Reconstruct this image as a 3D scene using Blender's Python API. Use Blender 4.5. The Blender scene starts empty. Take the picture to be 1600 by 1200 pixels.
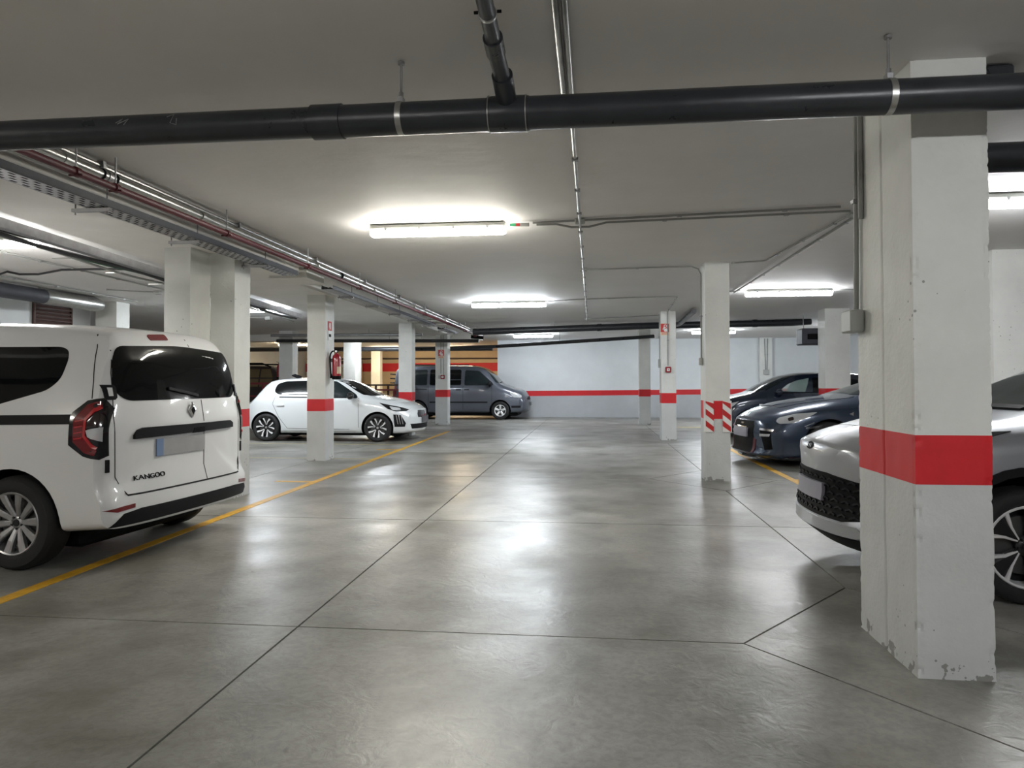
import bpy, bmesh, math, random
from mathutils import Vector, Matrix, noise
from mathutils.bvhtree import BVHTree
random.seed(7)
R = math.radians
sc = bpy.context.scene
C = sc.collection

# ------------------------------------------------------------------ camera, world, exposure
cam_d = bpy.data.cameras.new('camera'); cam = bpy.data.objects.new('camera', cam_d); C.objects.link(cam)
cam_d.sensor_width = 36; cam_d.lens = 36 * 1110 / 1600; cam_d.shift_y = -24.05 / 1600; cam_d.clip_start = .02
cam.matrix_world = Matrix.Translation((0, 0, 1.33)) @ Matrix.Rotation(R(6.43), 4, 'Z') @ Matrix.Rotation(R(91.1), 4, 'X') @ Matrix.Rotation(R(-.12), 4, 'Z')
sc.camera = cam
w = bpy.data.worlds.new('world'); sc.world = w; w.use_nodes = True
w.node_tree.nodes['Background'].inputs[0].default_value = (.5, .5, .5, 1)
w.node_tree.nodes['Background'].inputs[1].default_value = .05
sc.view_settings.view_transform = 'Standard'; sc.view_settings.look = 'None'
sc.view_settings.gamma = 1; sc.view_settings.use_curve_mapping = False
sc.view_settings.exposure = 0.97
sc.cycles.caustics_reflective = False; sc.cycles.caustics_refractive = False
sc.cycles.max_bounces = 8; sc.cycles.glossy_bounces = 3; sc.cycles.transmission_bounces = 2; sc.cycles.transparent_max_bounces = 4
sc.cycles.adaptive_threshold = .03
LAMP = 60.0           # radiance of the fluorescent diffusers

ZC, ZN, ZS = 2.94, 2.79, 2.83     # main slab, slab near the entrance, soffit of the wide beam on the left

# ------------------------------------------------------------------ materials
MATS = {}
def mat(name, col, rough=.5, metal=0, var=0, vs=4, bump=0, bs=30, coat=0, rvar=0, emit=0, trans=0, alpha=1, spec=.5, dist=0):
    m = bpy.data.materials.new(name); m.use_nodes = True; MATS[name] = m
    nt = m.node_tree; b = nt.nodes['Principled BSDF']; N = nt.nodes.new; L = nt.links.new
    b.inputs['Base Color'].default_value = (*col, 1); b.inputs['Roughness'].default_value = rough
    b.inputs['Metallic'].default_value = metal; b.inputs['Specular IOR Level'].default_value = spec
    b.inputs['Coat Weight'].default_value = coat; b.inputs['Coat Roughness'].default_value = .04
    b.inputs['Transmission Weight'].default_value = trans; b.inputs['Alpha'].default_value = alpha
    if emit:
        b.inputs['Emission Color'].default_value = (*col, 1); b.inputs['Emission Strength'].default_value = emit
    if var or bump or rvar:
        g = N('ShaderNodeNewGeometry')
        n = N('ShaderNodeTexNoise'); n.inputs['Scale'].default_value = vs; n.inputs['Detail'].default_value = 6; n.inputs['Roughness'].default_value = .62
        n.inputs['Distortion'].default_value = dist
        L(g.outputs['Position'], n.inputs['Vector'])
        if var:
            r = N('ShaderNodeValToRGB'); e = r.color_ramp.elements
            e[0].position = .3; e[1].position = .7
            e[0].color = (*[c * (1 - var) for c in col], 1); e[1].color = (*[min(1, c * (1 + var * .6)) for c in col], 1)
            L(n.outputs['Fac'], r.inputs[0]); L(r.outputs[0], b.inputs['Base Color'])
        if rvar:
            mr = N('ShaderNodeMapRange'); mr.inputs[1].default_value = .35; mr.inputs[2].default_value = .65
            mr.inputs[3].default_value = rough - rvar; mr.inputs[4].default_value = rough + rvar
            L(n.outputs['Fac'], mr.inputs[0]); L(mr.outputs[0], b.inputs['Roughness'])
        if bump:
            n2 = N('ShaderNodeTexNoise'); n2.inputs['Scale'].default_value = bs; n2.inputs['Detail'].default_value = 4
            L(g.outputs['Position'], n2.inputs['Vector'])
            bp = N('ShaderNodeBump'); bp.inputs['Strength'].default_value = bump; bp.inputs['Distance'].default_value = .01
            L(n2.outputs['Fac'], bp.inputs['Height']); L(bp.outputs[0], b.inputs['Normal'])
    return m

def concrete_floor():
    m = mat('polished_concrete', (.3, .3, .28), .34)
    nt = m.node_tree; b = nt.nodes['Principled BSDF']; N = nt.nodes.new; L = nt.links.new
    g = N('ShaderNodeNewGeometry')
    def nz(scale, detail=6, rough=.6, dist=0):
        n = N('ShaderNodeTexNoise'); n.inputs['Scale'].default_value = scale; n.inputs['Detail'].default_value = detail
        n.inputs['Roughness'].default_value = rough; n.inputs['Distortion'].default_value = dist
        L(g.outputs['Position'], n.inputs['Vector']); return n
    def ramp(src, stops):
        r = N('ShaderNodeValToRGB'); e = r.color_ramp.elements
        while len(e) < len(stops): e.new(.5)
        for k, (p, c) in zip(e, stops): k.position = p; k.color = (*c, 1)
        L(src, r.inputs[0]); return r
    def mix(mode, f, a, bb):
        x = N('ShaderNodeMix'); x.data_type = 'RGBA'; x.blend_type = mode; x.inputs[0].default_value = f
        L(a, x.inputs[6]); L(bb, x.inputs[7]); return x.outputs[2]
    big = nz(.55, 5, .6, .3); mid = nz(2.4, 5, .52, .3); fine = nz(26, 6, .7, .6); blot = nz(1.3, 4, .55, .3)
    c = ramp(big.outputs[0], [(.3, (.19, .184, .160)), (.5, (.272, .268, .250)), (.7, (.345, .343, .332))]).outputs[0]
    c = mix('MULTIPLY', .7, c, ramp(mid.outputs[0], [(.25, (.58, .58, .54)), (.5, (.95, .95, .93)), (.75, (1.2, 1.2, 1.18))]).outputs[0])
    c = mix('MULTIPLY', .55, c, ramp(fine.outputs[0], [(.38, (.66, .66, .64)), (.58, (1.08, 1.08, 1.07))]).outputs[0])
    # dirt rubbed into the trowelled surface, and a few small drips
    dirt = nz(1.1, 7, .62, .3)
    c = mix('MULTIPLY', .6, c, ramp(dirt.outputs[0], [(.40, (.55, .53, .47)), (.5, (.95, .95, .94)), (.62, (1.12, 1.12, 1.12))]).outputs[0])
    drip = nz(7, 2, .4, 0)
    c = mix('MULTIPLY', .6, c, ramp(drip.outputs[0], [(.205, (.3, .29, .25)), (.235, (1, 1, 1))]).outputs[0])
    L(c, b.inputs['Base Color'])
    mr = N('ShaderNodeMapRange'); mr.inputs[1].default_value = .38; mr.inputs[2].default_value = .66; mr.inputs[3].default_value = .283; mr.inputs[4].default_value = .45
    am = N('ShaderNodeMath'); am.operation = 'MULTIPLY_ADD'; am.inputs[1].default_value = .3; L(fine.outputs[0], am.inputs[0])
    bm_ = N('ShaderNodeMath'); bm_.operation = 'MULTIPLY'; bm_.inputs[1].default_value = .7; L(blot.outputs[0], bm_.inputs[0]); L(bm_.outputs[0], am.inputs[2])
    L(am.outputs[0], mr.inputs[0]); L(mr.outputs[0], b.inputs['Roughness'])
    sw = nz(9, 6, .55, 1.2)
    bp = N('ShaderNodeBump'); bp.inputs['Strength'].default_value = .26; bp.inputs['Distance'].default_value = .012
    L(sw.outputs[0], bp.inputs['Height']); L(bp.outputs[0], b.inputs['Normal'])
    return m

def pitted_paint(name, col):
    m = mat(name, col, .6, var=.1, vs=1.7, bump=.25, bs=40)
    nt = m.node_tree; b = nt.nodes['Principled BSDF']; N = nt.nodes.new; L = nt.links.new
    g = N('ShaderNodeNewGeometry'); old = b.inputs['Base Color'].links[0].from_socket
    v = N('ShaderNodeTexVoronoi'); v.inputs['Scale'].default_value = 17; L(g.outputs['Position'], v.inputs['Vector'])
    n = N('ShaderNodeTexNoise'); n.inputs['Scale'].default_value = 2.3; L(g.outputs['Position'], n.inputs['Vector'])
    t = N('ShaderNodeMapRange'); t.inputs[1].default_value = .47; t.inputs[2].default_value = .68; t.inputs[3].default_value = 0; t.inputs[4].default_value = .13
    L(n.outputs[0], t.inputs[0])
    lt = N('ShaderNodeMath'); lt.operation = 'LESS_THAN'; L(v.outputs['Distance'], lt.inputs[0]); L(t.outputs[0], lt.inputs[1])
    # chipped, scuffed patches with their own outline in the last centimetres above the floor
    sp = N('ShaderNodeSeparateXYZ'); L(g.outputs['Position'], sp.inputs[0])
    n3 = N('ShaderNodeTexNoise'); n3.inputs['Scale'].default_value = 11; n3.inputs['Detail'].default_value = 6; L(g.outputs['Position'], n3.inputs['Vector'])
    mz = N('ShaderNodeMapRange'); mz.inputs[1].default_value = 0; mz.inputs[2].default_value = .2; mz.inputs[3].default_value = .54; mz.inputs[4].default_value = .84
    L(sp.outputs[2], mz.inputs[0])
    gt = N('ShaderNodeMath'); gt.operation = 'GREATER_THAN'; L(n3.outputs[0], gt.inputs[0]); L(mz.outputs[0], gt.inputs[1])
    mx = N('ShaderNodeMath'); mx.operation = 'MAXIMUM'; L(lt.outputs[0], mx.inputs[0]); L(gt.outputs[0], mx.inputs[1])
    x = N('ShaderNodeMix'); x.data_type = 'RGBA'; x.inputs[7].default_value = (.17, .165, .15, 1)
    sc_ = N('ShaderNodeMath'); sc_.operation = 'MULTIPLY'; sc_.inputs[1].default_value = .75; L(mx.outputs[0], sc_.inputs[0])
    L(sc_.outputs[0], x.inputs[0]); L(old, x.inputs[6]); L(x.outputs[2], b.inputs['Base Color'])
    return m

concrete_floor()
pitted_paint('column_white', (.74, .75, .72)); pitted_paint('column_grey', (.58, .595, .59))
mat('band_red', (.62, .009, .016), .55, var=.1, vs=5)
mat('ceiling_paint', (.85, .838, .825), .66, var=.05, vs=.9, bump=.5, bs=4)
mat('beam_paint', (.80, .785, .75), .7, var=.07, vs=1.3, bump=.25, bs=5)
mat('wall_white', (.72, .75, .77), .6, var=.06, vs=1.2)
mat('wall_lower', (.45, .47, .49), .55, var=.08, vs=1.5)
mat('wall_tan', (.60, .47, .30), .6, var=.1, vs=1.5)
mat('joint_dark', (.008, .008, .008), 1, spec=0)
mat('yellow_paint', (.62, .34, .02), .5, var=.3, vs=9)
mat('yellow_worn', (.42, .36, .2), .5, var=.3, vs=6)
mat('pvc_dark', (.028, .031, .037), .33, var=.2, vs=6, rvar=.06)
mat('black', (.006, .006, .007), .6, spec=.08); mat('black_gloss', (.006, .006, .008), .12, coat=.6)
mat('black_plastic', (.010, .010, .012), .55, bump=.1, bs=300, spec=.16)
mat('steel', (.46, .46, .44), .32, metal=.9, var=.15, vs=12); mat('zinc', (.36, .36, .37), .42, metal=.75, var=.2, vs=8)
mat('tray_side', (.05, .053, .066), .6, metal=0, var=.2, vs=6)
mat('pipe_red', (.085, .006, .012), .55, var=.2, vs=8)
mat('conduit_grey', (.33, .335, .32), .5); mat('box_grey', (.42, .43, .41), .5); mat('pvc_white', (.66, .66, .61), .5)
mat('lamp_body', (.45, .45, .42), .5)
mat('lamp_cold', (.97, .985, 1), .4, emit=LAMP); mat('lamp_warm', (1, .965, .86), .4, emit=LAMP); mat('lamp_tan', (1, .80, .52), .4, emit=LAMP * 1.3)
mat('lamp_blue', (.88, .945, 1), .4, emit=LAMP * 1.5); mat('lamp_bay', (1, .98, .94), .4, emit=LAMP * 1.7); mat('lamp_dim', (1, .98, .95), .4, emit=LAMP * .5)
mat('sign_red', (.55, .02, .02), .4); mat('sign_cream', (.75, .6, .42), .4); mat('white_plain', (.78, .78, .76), .45); mat('green_plain', (.03, .35, .15), .4)
mat('ext_red', (.30, .008, .018), .25, coat=.5)
mat('vent_brown', (.10, .055, .045), .6); mat('brown_dark', (.05, .03, .025), .6); mat('rail_maroon', (.17, .02, .025), .5)
mat('paint_white', (.76, .77, .78), .28, coat=.7); mat('paint_white2', (.72, .75, .77), .25, coat=.8)
mat('paint_vangrey', (.085, .095, .12), .3, metal=.35, coat=.7); mat('paint_navy', (.012, .02, .04), .25, metal=.3, coat=.9)
mat('paint_bluegrey', (.026, .042, .075), .26, metal=.35, coat=.9); mat('paint_silver', (.36, .375, .40), .34, metal=.55, coat=.7); mat('paint_brown', (.03, .02, .018), .35, coat=.5)
mat('glass_dark', (.003, .0035, .004), .05, spec=.28); mat('glass_tint', (.014, .02, .022), .06, spec=.35)
mat('glass_clear', (.55, .75, .72), .03, alpha=.25); mat('glass_tan_reflection', (.16, .12, .065), .2)  # tan panes: beige wall mirrored in and seen through glass, painted as colour
mat('tyre', (.012, .012, .013), .75, bump=.15, bs=60); mat('rim_silver', (.50, .50, .51), .28, metal=.8); mat('rim_bright', (.82, .82, .83), .3, metal=.15)
mat('rim_dark', (.012, .012, .014), .35); mat('disc', (.12, .12, .12), .4, metal=.8)
mat('lens_red', (.17, .003, .006), .08, coat=1); mat('lens_redbright', (.50, .015, .02), .1, coat=1); mat('lens_dark', (.02, .006, .008), .1, coat=1)
mat('lens_clear', (.62, .64, .66), .08, coat=1, metal=.3); mat('chrome', (.75, .75, .76), .1, metal=1)
mat('plate_grey', (.36, .36, .37), .4, var=.12, vs=5); mat('plate_lilac', (.27, .27, .32), .4, var=.12, vs=5); mat('plate_dark', (.11, .11, .12), .4); mat('plate_blue', (.17, .25, .42), .4)
mat('gap', (.03, .03, .032), .9, spec=.1); mat('cable_black', (.01, .01, .011), .5); mat('cable_green', (.02, .10, .05), .5)
mat('chalk', (.25, .25, .25), .8)
mat('galv', (.42, .42, .40), .3, metal=.85, var=.2, vs=10)

# ------------------------------------------------------------------ mesh helpers
def tag(o, label=None, cat=None, group=None, kind=None):
    if label: o['label'] = label
    if cat: o['category'] = cat
    if group: o['group'] = group
    if kind: o['kind'] = kind
    return o
def empty(name, loc=(0, 0, 0), rz=0):
    o = bpy.data.objects.new(name, None); C.objects.link(o); o.location = loc; o.rotation_euler.z = rz; o.empty_display_size = .2
    return o
def link(name, me, parent=None):
    o = bpy.data.objects.new(name, me); C.objects.link(o)
    if parent: o.parent = parent
    return o

class MB:
    def __init__(s): s.v = []; s.f = []; s.m = []
    def add(s, vs, fs, mi=0):
        o = len(s.v); s.v += [tuple(p) for p in vs]; s.f += [tuple(i + o for i in f) for f in fs]; s.m += [mi] * len(fs); return s
    def box(s, x0, x1, y0, y1, z0, z1, mi=0):
        v = [(x, y, z) for z in (z0, z1) for y in (y0, y1) for x in (x0, x1)]
        return s.add(v, [(0, 2, 3, 1), (4, 5, 7, 6), (0, 1, 5, 4), (2, 6, 7, 3), (0, 4, 6, 2), (1, 3, 7, 5)], mi)
    def bbox(s, x0, x1, y0, y1, z0, z1, b=.01, mi=0):      # chamfered box
        cx, cy, cz = (x0 + x1) / 2, (y0 + y1) / 2, (z0 + z1) / 2; hx, hy, hz = abs(x1 - x0) / 2, abs(y1 - y0) / 2, abs(z1 - z0) / 2
        b = min(b, hx * .9, hy * .9, hz * .9)
        bm = bmesh.new(); bmesh.ops.create_cube(bm, size=2)
        for v in bm.verts: v.co = (cx + v.co.x * hx, cy + v.co.y * hy, cz + v.co.z * hz)
        bmesh.ops.bevel(bm, geom=bm.edges[:], offset=b, segments=1, affect='EDGES', profile=.5)
        bm.verts.index_update()
        s.add([v.co[:] for v in bm.verts], [[v.index for v in f.verts] for f in bm.faces], mi); bm.free(); return s
    def quad(s, a, b, c, d, mi=0): return s.add([a, b, c, d], [(0, 1, 2, 3)], mi)
    def prism(s, poly, z0, z1, mi=0):
        n = len(poly); v = [(x, y, z0) for x, y in poly] + [(x, y, z1) for x, y in poly]
        return s.add(v, [tuple(range(n))[::-1], tuple(range(n, 2 * n))] + [(i, (i + 1) % n, n + (i + 1) % n, n + i) for i in range(n)], mi)
    def tube(s, pts, r, n=10, mi=0, caps=True):
        pts = [Vector(p) for p in pts]; rr = r if isinstance(r, (list, tuple)) else [r] * len(pts); up = None; rings = []
        for i, p in enumerate(pts):
            t = (pts[min(i + 1, len(pts) - 1)] - pts[max(i - 1, 0)]).normalized()
            if up is None: up = Vector((0, 0, 1)) if abs(t.z) < .9 else Vector((1, 0, 0))
            a = t.cross(up).normalized(); up = a.cross(t).normalized()
            rings.append([p + (a * math.cos(2 * math.pi * k / n) + up * math.sin(2 * math.pi * k / n)) * rr[i] for k in range(n)])
        v = [q for g in rings for q in g]; m = len(pts)
        f = [(i * n + k, i * n + (k + 1) % n, (i + 1) * n + (k + 1) % n, (i + 1) * n + k) for i in range(m - 1) for k in range(n)]
        if caps: f += [tuple(range(n))[::-1], tuple(range((m - 1) * n, m * n))]
        return s.add(v, f, mi)
    def lathe(s, prof, n=32, mi=0, M=None, closed=False):    # profile (r, h) about the local z axis
        v = []; f = []
        for (r, h) in prof:
            for k in range(n):
                a = 2 * math.pi * k / n; v.append(Vector((r * math.cos(a), r * math.sin(a), h)))
        m = len(prof); rng = range(m) if closed else range(m - 1)
        for i in rng:
            j = (i + 1) % m
            f += [(i * n + k, i * n + (k + 1) % n, j * n + (k + 1) % n, j * n + k) for k in range(n)]
        if M is not None: v = [M @ p for p in v]
        return s.add(v, f, mi)
    def mesh(s, name, mats, smooth=False, angle=None):
        me = bpy.data.meshes.new(name); me.from_pydata(s.v, [], s.f)
        for m in (mats if isinstance(mats, (list, tuple)) else [mats]): me.materials.append(MATS[m])
        for p, k in zip(me.polygons, s.m): p.material_index = k
        bm = bmesh.new(); bm.from_mesh(me); bmesh.ops.recalc_face_normals(bm, faces=bm.faces); bm.to_mesh(me); bm.free()
        if smooth: smooth_mesh(me, angle or 35)
        return me
    def build(s, name, mats, parent=None, smooth=False, angle=None): return link(name, s.mesh(name, mats, smooth, angle), parent)

def smooth_mesh(me, ang=35):
    for p in me.polygons: p.use_smooth = True
    me.set_sharp_from_angle(angle=R(ang))
def roundpoly(poly, r, n=4):
    out = []; m = len(poly)
    for i in range(m):
        a, b, c = Vector(poly[i - 1]), Vector(poly[i]), Vector(poly[(i + 1) % m]); u, v = (a - b), (c - b); k = min(r, u.length * .45, v.length * .45)
        p, q = b + u.normalized() * k, b + v.normalized() * k
        for j in range(n + 1):
            t = j / n; w_ = p * (1 - t) ** 2 + b * 2 * t * (1 - t) + q * t * t; out.append((w_.x, w_.y))
    return out
def chaikin(pts, it=2, closed=False):
    for _ in range(it):
        out = [] if closed else [pts[0]]
        n = len(pts)
        for i in range(n if closed else n - 1):
            a, b = pts[i], pts[(i + 1) % n]
            out.append(tuple(.75 * p + .25 * q for p, q in zip(a, b))); out.append(tuple(.25 * p + .75 * q for p, q in zip(a, b)))
        if not closed: out.append(pts[-1])
        pts = out
    return pts

# ------------------------------------------------------------------ floor: slabs cut by joints, with diamonds round the right-hand columns
XJ = [-15, -10, -4.75, -1.6, 1.62, 5.4, 9]; YJ = [-5, -2.3, .72, 3.745, 6.76, 9.93, 13.2, 16.65, 20, 23.5, 27]
DIA = {(1.62, 3.745): (.86, 1.08), (1.62, 9.93): (.85, 1.0), (1.62, 16.65): (.8, 1.0), (1.62, .72 - 3.02): (.8, 1.0)}
fl = tag(MB().box(-15, 9, -5, 27, -.12, -.014).build('floor', 'joint_dark'), 'smooth grey polished concrete floor with dark joints and yellow lines', kind='structure')
def inset(poly, g):
    n = len(poly); out = []
    for i in range(n):
        p0, p1, p2 = Vector(poly[i - 1]), Vector(poly[i]), Vector(poly[(i + 1) % n])
        d1 = (p1 - p0).normalized(); d2 = (p2 - p1).normalized(); n1 = Vector((-d1.y, d1.x)); n2 = Vector((-d2.y, d2.x))
        b = (n1 + n2); b = b / b.length; out.append(tuple(p1 + b * (g / max(.3, b.dot(n1)))))
    return out
def slab(poly):
    MB().prism(inset(poly, .0055), -.013, 0).build('floor_slab', 'polished_concrete', fl)
for i in range(len(XJ) - 1):
    for j in range(len(YJ) - 1):
        x0, x1, y0, y1 = XJ[i], XJ[i + 1], YJ[j], YJ[j + 1]; poly = []
        for (cx, cy, sx, sy, first) in ((x0, y0, 1, 1, 'y'), (x1, y0, -1, 1, 'x'), (x1, y1, -1, -1, 'y'), (x0, y1, 1, -1, 'x')):
            d = DIA.get((cx, cy))
            if d: 
                a, b = (cx, cy + sy * d[1]), (cx + sx * d[0], cy); poly += [a, b] if first == 'y' else [b, a]
            else: poly.append((cx, cy))
        slab(poly)
for (cx, cy), (dx, dy) in DIA.items(): slab([(cx - dx, cy), (cx, cy - dy), (cx + dx, cy), (cx, cy + dy)])
def line(x0, y0, x1, y1, wd, m='yellow_paint', label=None):
    d = Vector((x1 - x0, y1 - y0)).normalized(); n = Vector((-d.y, d.x)) * wd / 2; a, b = Vector((x0, y0)), Vector((x1, y1))
    k = 1 if wd > 0 else 1
    o = MB().prism([tuple(a - n), tuple(b - n), tuple(b + n), tuple(a + n)], -.002, .0022 if label is None else .0026).build('painted_line', m, fl)
    if label: o['label'] = label
line(-3.47, -3, -3.88, 19, .10, label='long yellow line along the left bays')
line(2.66, -3, 2.70, 15.6, .10, label='long yellow line along the right bays')
for y in (12.05, 14.85, 17.9): line(-3.72, y, -8.6, y, .09, 'yellow_worn')
for y in (9.2, 13.75): line(-3.70, y, -4.25, y, .1)
for y in (10.0, 13.35): line(2.71, y, 3.3, y, .1)
line(2.45, 21.2, 3.6, 21.25, .5, 'yellow_worn'); 

# ------------------------------------------------------------------ ceiling and beam
tag(MB().box(-15, 9, 3.735, 37, ZC, ZC + .3).build('ceiling', 'ceiling_paint'), 'flat painted concrete ceiling slab of the garage', kind='structure')
tag(MB().box(-15, 9, -5, 3.725, ZN, ZC + .3).build('ceiling', 'ceiling_paint'), 'lower grey ceiling slab nearest the viewer above the big pipe', kind='structure')
tag(MB().prism([(-4.02, 3.735), (-4.02, 9.4), (-4.46, 10.3), (-4.46, 22.6), (-6.3, 22.6), (-6.1, 15.2), (-4.95, 3.735)], ZS, ZC + .02).build('trim_1', 'beam_paint'), 'wide flat white ceiling beam over the left row of columns', kind='structure')
tag(MB().box(-15, -3.6, 22.6, 23.3, 2.72, ZC + .02).build('trim_2', 'beam_paint'), 'cross beam under the ceiling behind the left columns', kind='structure')

# ------------------------------------------------------------------ walls
def wall(name, x0, x1, y0, y1, label, axis, face, b0=.86, b1=1.05, up='wall_white', lo='wall_lower', top=ZC + .1, zb=0, slope=0):
    # axis: 'x' wall runs along x; face = sign of the visible side; the band is a painted strip standing 2 mm proud
    o = MB().box(x0, x1, y0, y1, zb, top).build(name, up); tag(o, label, kind='structure')
    def strip(nm, m, za, zb_, zc, zd, t):
        if axis == 'x':
            yf = y1 if face > 0 else y0; ya, yb = (yf - .01, yf + t) if face > 0 else (yf - t, yf + .01)
            v = [(x0, ya, za), (x1, ya, zc), (x1, yb, zc), (x0, yb, za), (x0, ya, zb_), (x1, ya, zd), (x1, yb, zd), (x0, yb, zb_)]
        else:
            xf = x1 if face > 0 else x0; xa, xb = (xf - .01, xf + t) if face > 0 else (xf - t, xf + .01)
            v = [(xa, y0, za), (xa, y1, zc), (xb, y1, zc), (xb, y0, za), (xa, y0, zb_), (xa, y1, zd), (xb, y1, zd), (xb, y0, zb_)]
        MB().add(v, [(0, 3, 2, 1), (4, 5, 6, 7), (0, 1, 5, 4), (3, 7, 6, 2), (0, 4, 7, 3), (1, 2, 6, 5)]).build(nm, m, o)
    strip('painted_band', 'band_red', b0, b1, b0 + slope, b1 + slope, .003)
    if lo: strip('painted_dado', lo, zb, b0, zb, b0 + slope, .0015)
    return o
wall('wall_far', -3.6, 9, 27, 27.2, 'long white far wall with a red stripe behind the van', 'x', -1, .79, .985, slope=.11)
wall('wall_right', 9, 9.2, -5, 27, 'white right-hand side wall with red stripe', 'y', -1)
wall('wall_back', -15, 9, -5.2, -5, 'white wall behind the viewer with red stripe', 'x', 1)
wall('wall_left', -10.2, -10, -5, 13.0, 'white left wall with brown louvre behind the white van', 'y', 1)
wall('wall_left_return', -15, -10, 13.0, 13.2, 'short white wall turning away at the left', 'x', 1)
wall('wall_left_far', -15.2, -15, 13.2, 37, 'distant white left wall deep in the garage', 'y', 1, up='wall_white')
wall('wall_ramp', -15, -3.6, 36, 36.2, 'distant beige wall with a high red stripe above the ramp', 'x', -1, 1.90, 2.33, up='wall_tan', lo='wall_tan', zb=0)
wall('wall_ramp_side', -3.6, -3.5, 27.2, 36, 'beige side wall beside the ramp', 'y', -1, 1.90, 2.33, up='wall_tan', lo='wall_tan')
tag(MB().add([(-15, 27, 0), (-3.6, 27, 0), (-3.6, 36, .9), (-15, 36, .9), (-15, 27, -.2), (-3.6, 27, -.2), (-3.6, 36, -.2), (-15, 36, -.2)],
    [(0, 1, 2, 3), (4, 7, 6, 5), (0, 4, 5, 1), (1, 5, 6, 2), (2, 6, 7, 3), (3, 7, 4, 0)]).build('floor_ramp', 'polished_concrete'), 'concrete ramp rising towards the beige wall', kind='structure')

# ------------------------------------------------------------------ columns
def column(x0, x1, y0, y1, zt, band, label, step=.08, amp=.003, joint=None, z0=0, rag=.5):
    zs = [z0]; 
    while zs[-1] < zt - step * .6: zs.append(min(zt, zs[-1] + step))
    zs[-1] = zt + .01
    if band:
        for b in band:
            k = min(range(1, len(zs) - 1), key=lambda i: abs(zs[i] - b)); zs[k] = b
    per = []
    def side(a, b):
        L_ = (Vector(b) - Vector(a)).length; n = max(3, int(L_ / step))
        for k in range(n):
            t = k / n; per.append(Vector(a).lerp(Vector(b), t))
    side((x0, y0), (x1, y0)); side((x1, y0), (x1, y1)); side((x1, y1), (x0, y1)); side((x0, y1), (x0, y0))
    cs = [Vector(q) for q in ((x0, y0), (x1, y0), (x1, y1), (x0, y1))]; ctr = Vector(((x0 + x1) / 2, (y0 + y1) / 2)); n = len(per)
    v = []; f = []; m = []
    for z in zs:
        for p in per:
            dc = min((p - c).length for c in cs); d = (p - ctr).normalized()
            q = noise.noise(Vector((p.x * 9, p.y * 9, z * 7))) * amp
            if dc < .018 and z > z0: 
                e = .35 * noise.noise(Vector((p.x * 3 + 5, p.y * 3, z * 9))) + .9 * noise.noise(Vector((p.x * 3, p.y * 3 + 9, z * 38)))
                q -= max(0, e - .02) * amp * 3.5 * rag + amp * .5
            if joint and abs(p.y - joint) < step * .55 : q -= .006
            v.append((p.x + d.x * q, p.y + d.y * q, z))
    for i in range(len(zs) - 1):
        zm = (zs[i] + zs[i + 1]) / 2; mi = 0 if not band else (2 if zm < band[0] else 1 if zm < band[1] else 0)
        for k in range(n): f.append((i * n + k, i * n + (k + 1) % n, (i + 1) * n + (k + 1) % n, (i + 1) * n + k)); m.append(mi)
    f.append(tuple(range(n))[::-1]); m.append(2 if band else 0); f.append(tuple(range((len(zs) - 1) * n, len(zs) * n))); m.append(0)
    mb = MB(); mb.v = v; mb.f = f; mb.m = m
    o = mb.build('column', ['column_white', 'band_red', 'column_grey']); smooth_mesh(o.data, 25)
    return tag(o, label, 'column', 'painted concrete columns')
column(1.445, 1.772, 3.39, 4.07, ZC, (.866, 1.088), 'nearest white column, thick and chipped, with red band beside silver car', .013, .004, 3.735, rag=1.0)
column(1.512, 1.835, 9.77, 10.2, ZC, (.832, 1.075), 'white column with red band and striped corner guards', .05)
column(1.57, 1.905, 16.5, 16.95, ZC, (.845, 1.075), 'white column carrying a red call button and fire sign, on the right', .06)
column(1.45, 1.8, 22.32, 22.7, ZC, (.88, 1.10), 'slim white column farthest along the right row before the far wall', .08)
column(-4.70, -4.395, 7.36, 7.78, ZS, (.81, 1.02), 'white column rising behind the roof of the white van', .04)
column(-4.395, -4.10, 7.78, 8.16, ZS, (.81, 1.02), 'cream column with red band touching the white van rear', .04)
column(-4.84, -4.515, 11.67, 12.08, ZS, (.845, 1.05), 'white column with a fire extinguisher in front of white hatchback', .05)
column(-4.84, -4.50, 17.45, 17.8, ZS, (.87, 1.09), 'white column between the white hatchback nose and the grey van', .08)
column(-4.88, -4.49, 21.85, 22.25, ZS, (.87, 1.10), 'white column with fire sign in front of the grey van', .08)
column(-9.66, -9.22, 21.1, 21.5, ZC, (.87, 1.08), 'bluish white column behind the white hatchback roof', .1)
column(-9.17, -8.72, 25.5, 26.2, ZC, (.87, 1.08), 'white double column left of the beige wall behind the extinguisher', .1)
column(-10.5, -10.06, 33, 33.4, ZC, None, 'pale column in front of the beige wall by the ramp', .1, z0=.4)
column(-9.78, -9.33, 13.05, 13.45, ZC, (.87, 1.08), 'white column at the end of the left wall past the louvre', .1)
column(4.87, 5.24, 9.27, 9.65, ZC, (.87, 1.08), 'pale column behind the silver car at the right edge', .1)
column(5.1, 5.63, 16.3, 16.8, ZC, (1.0, 1.18), 'broad white column in front of the dark car', .08)
column(6.08, 6.52, 26.75, 27.0, ZC, (.9, 1.09), 'white wall pier with two conduits behind the dark car', .1)

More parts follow.
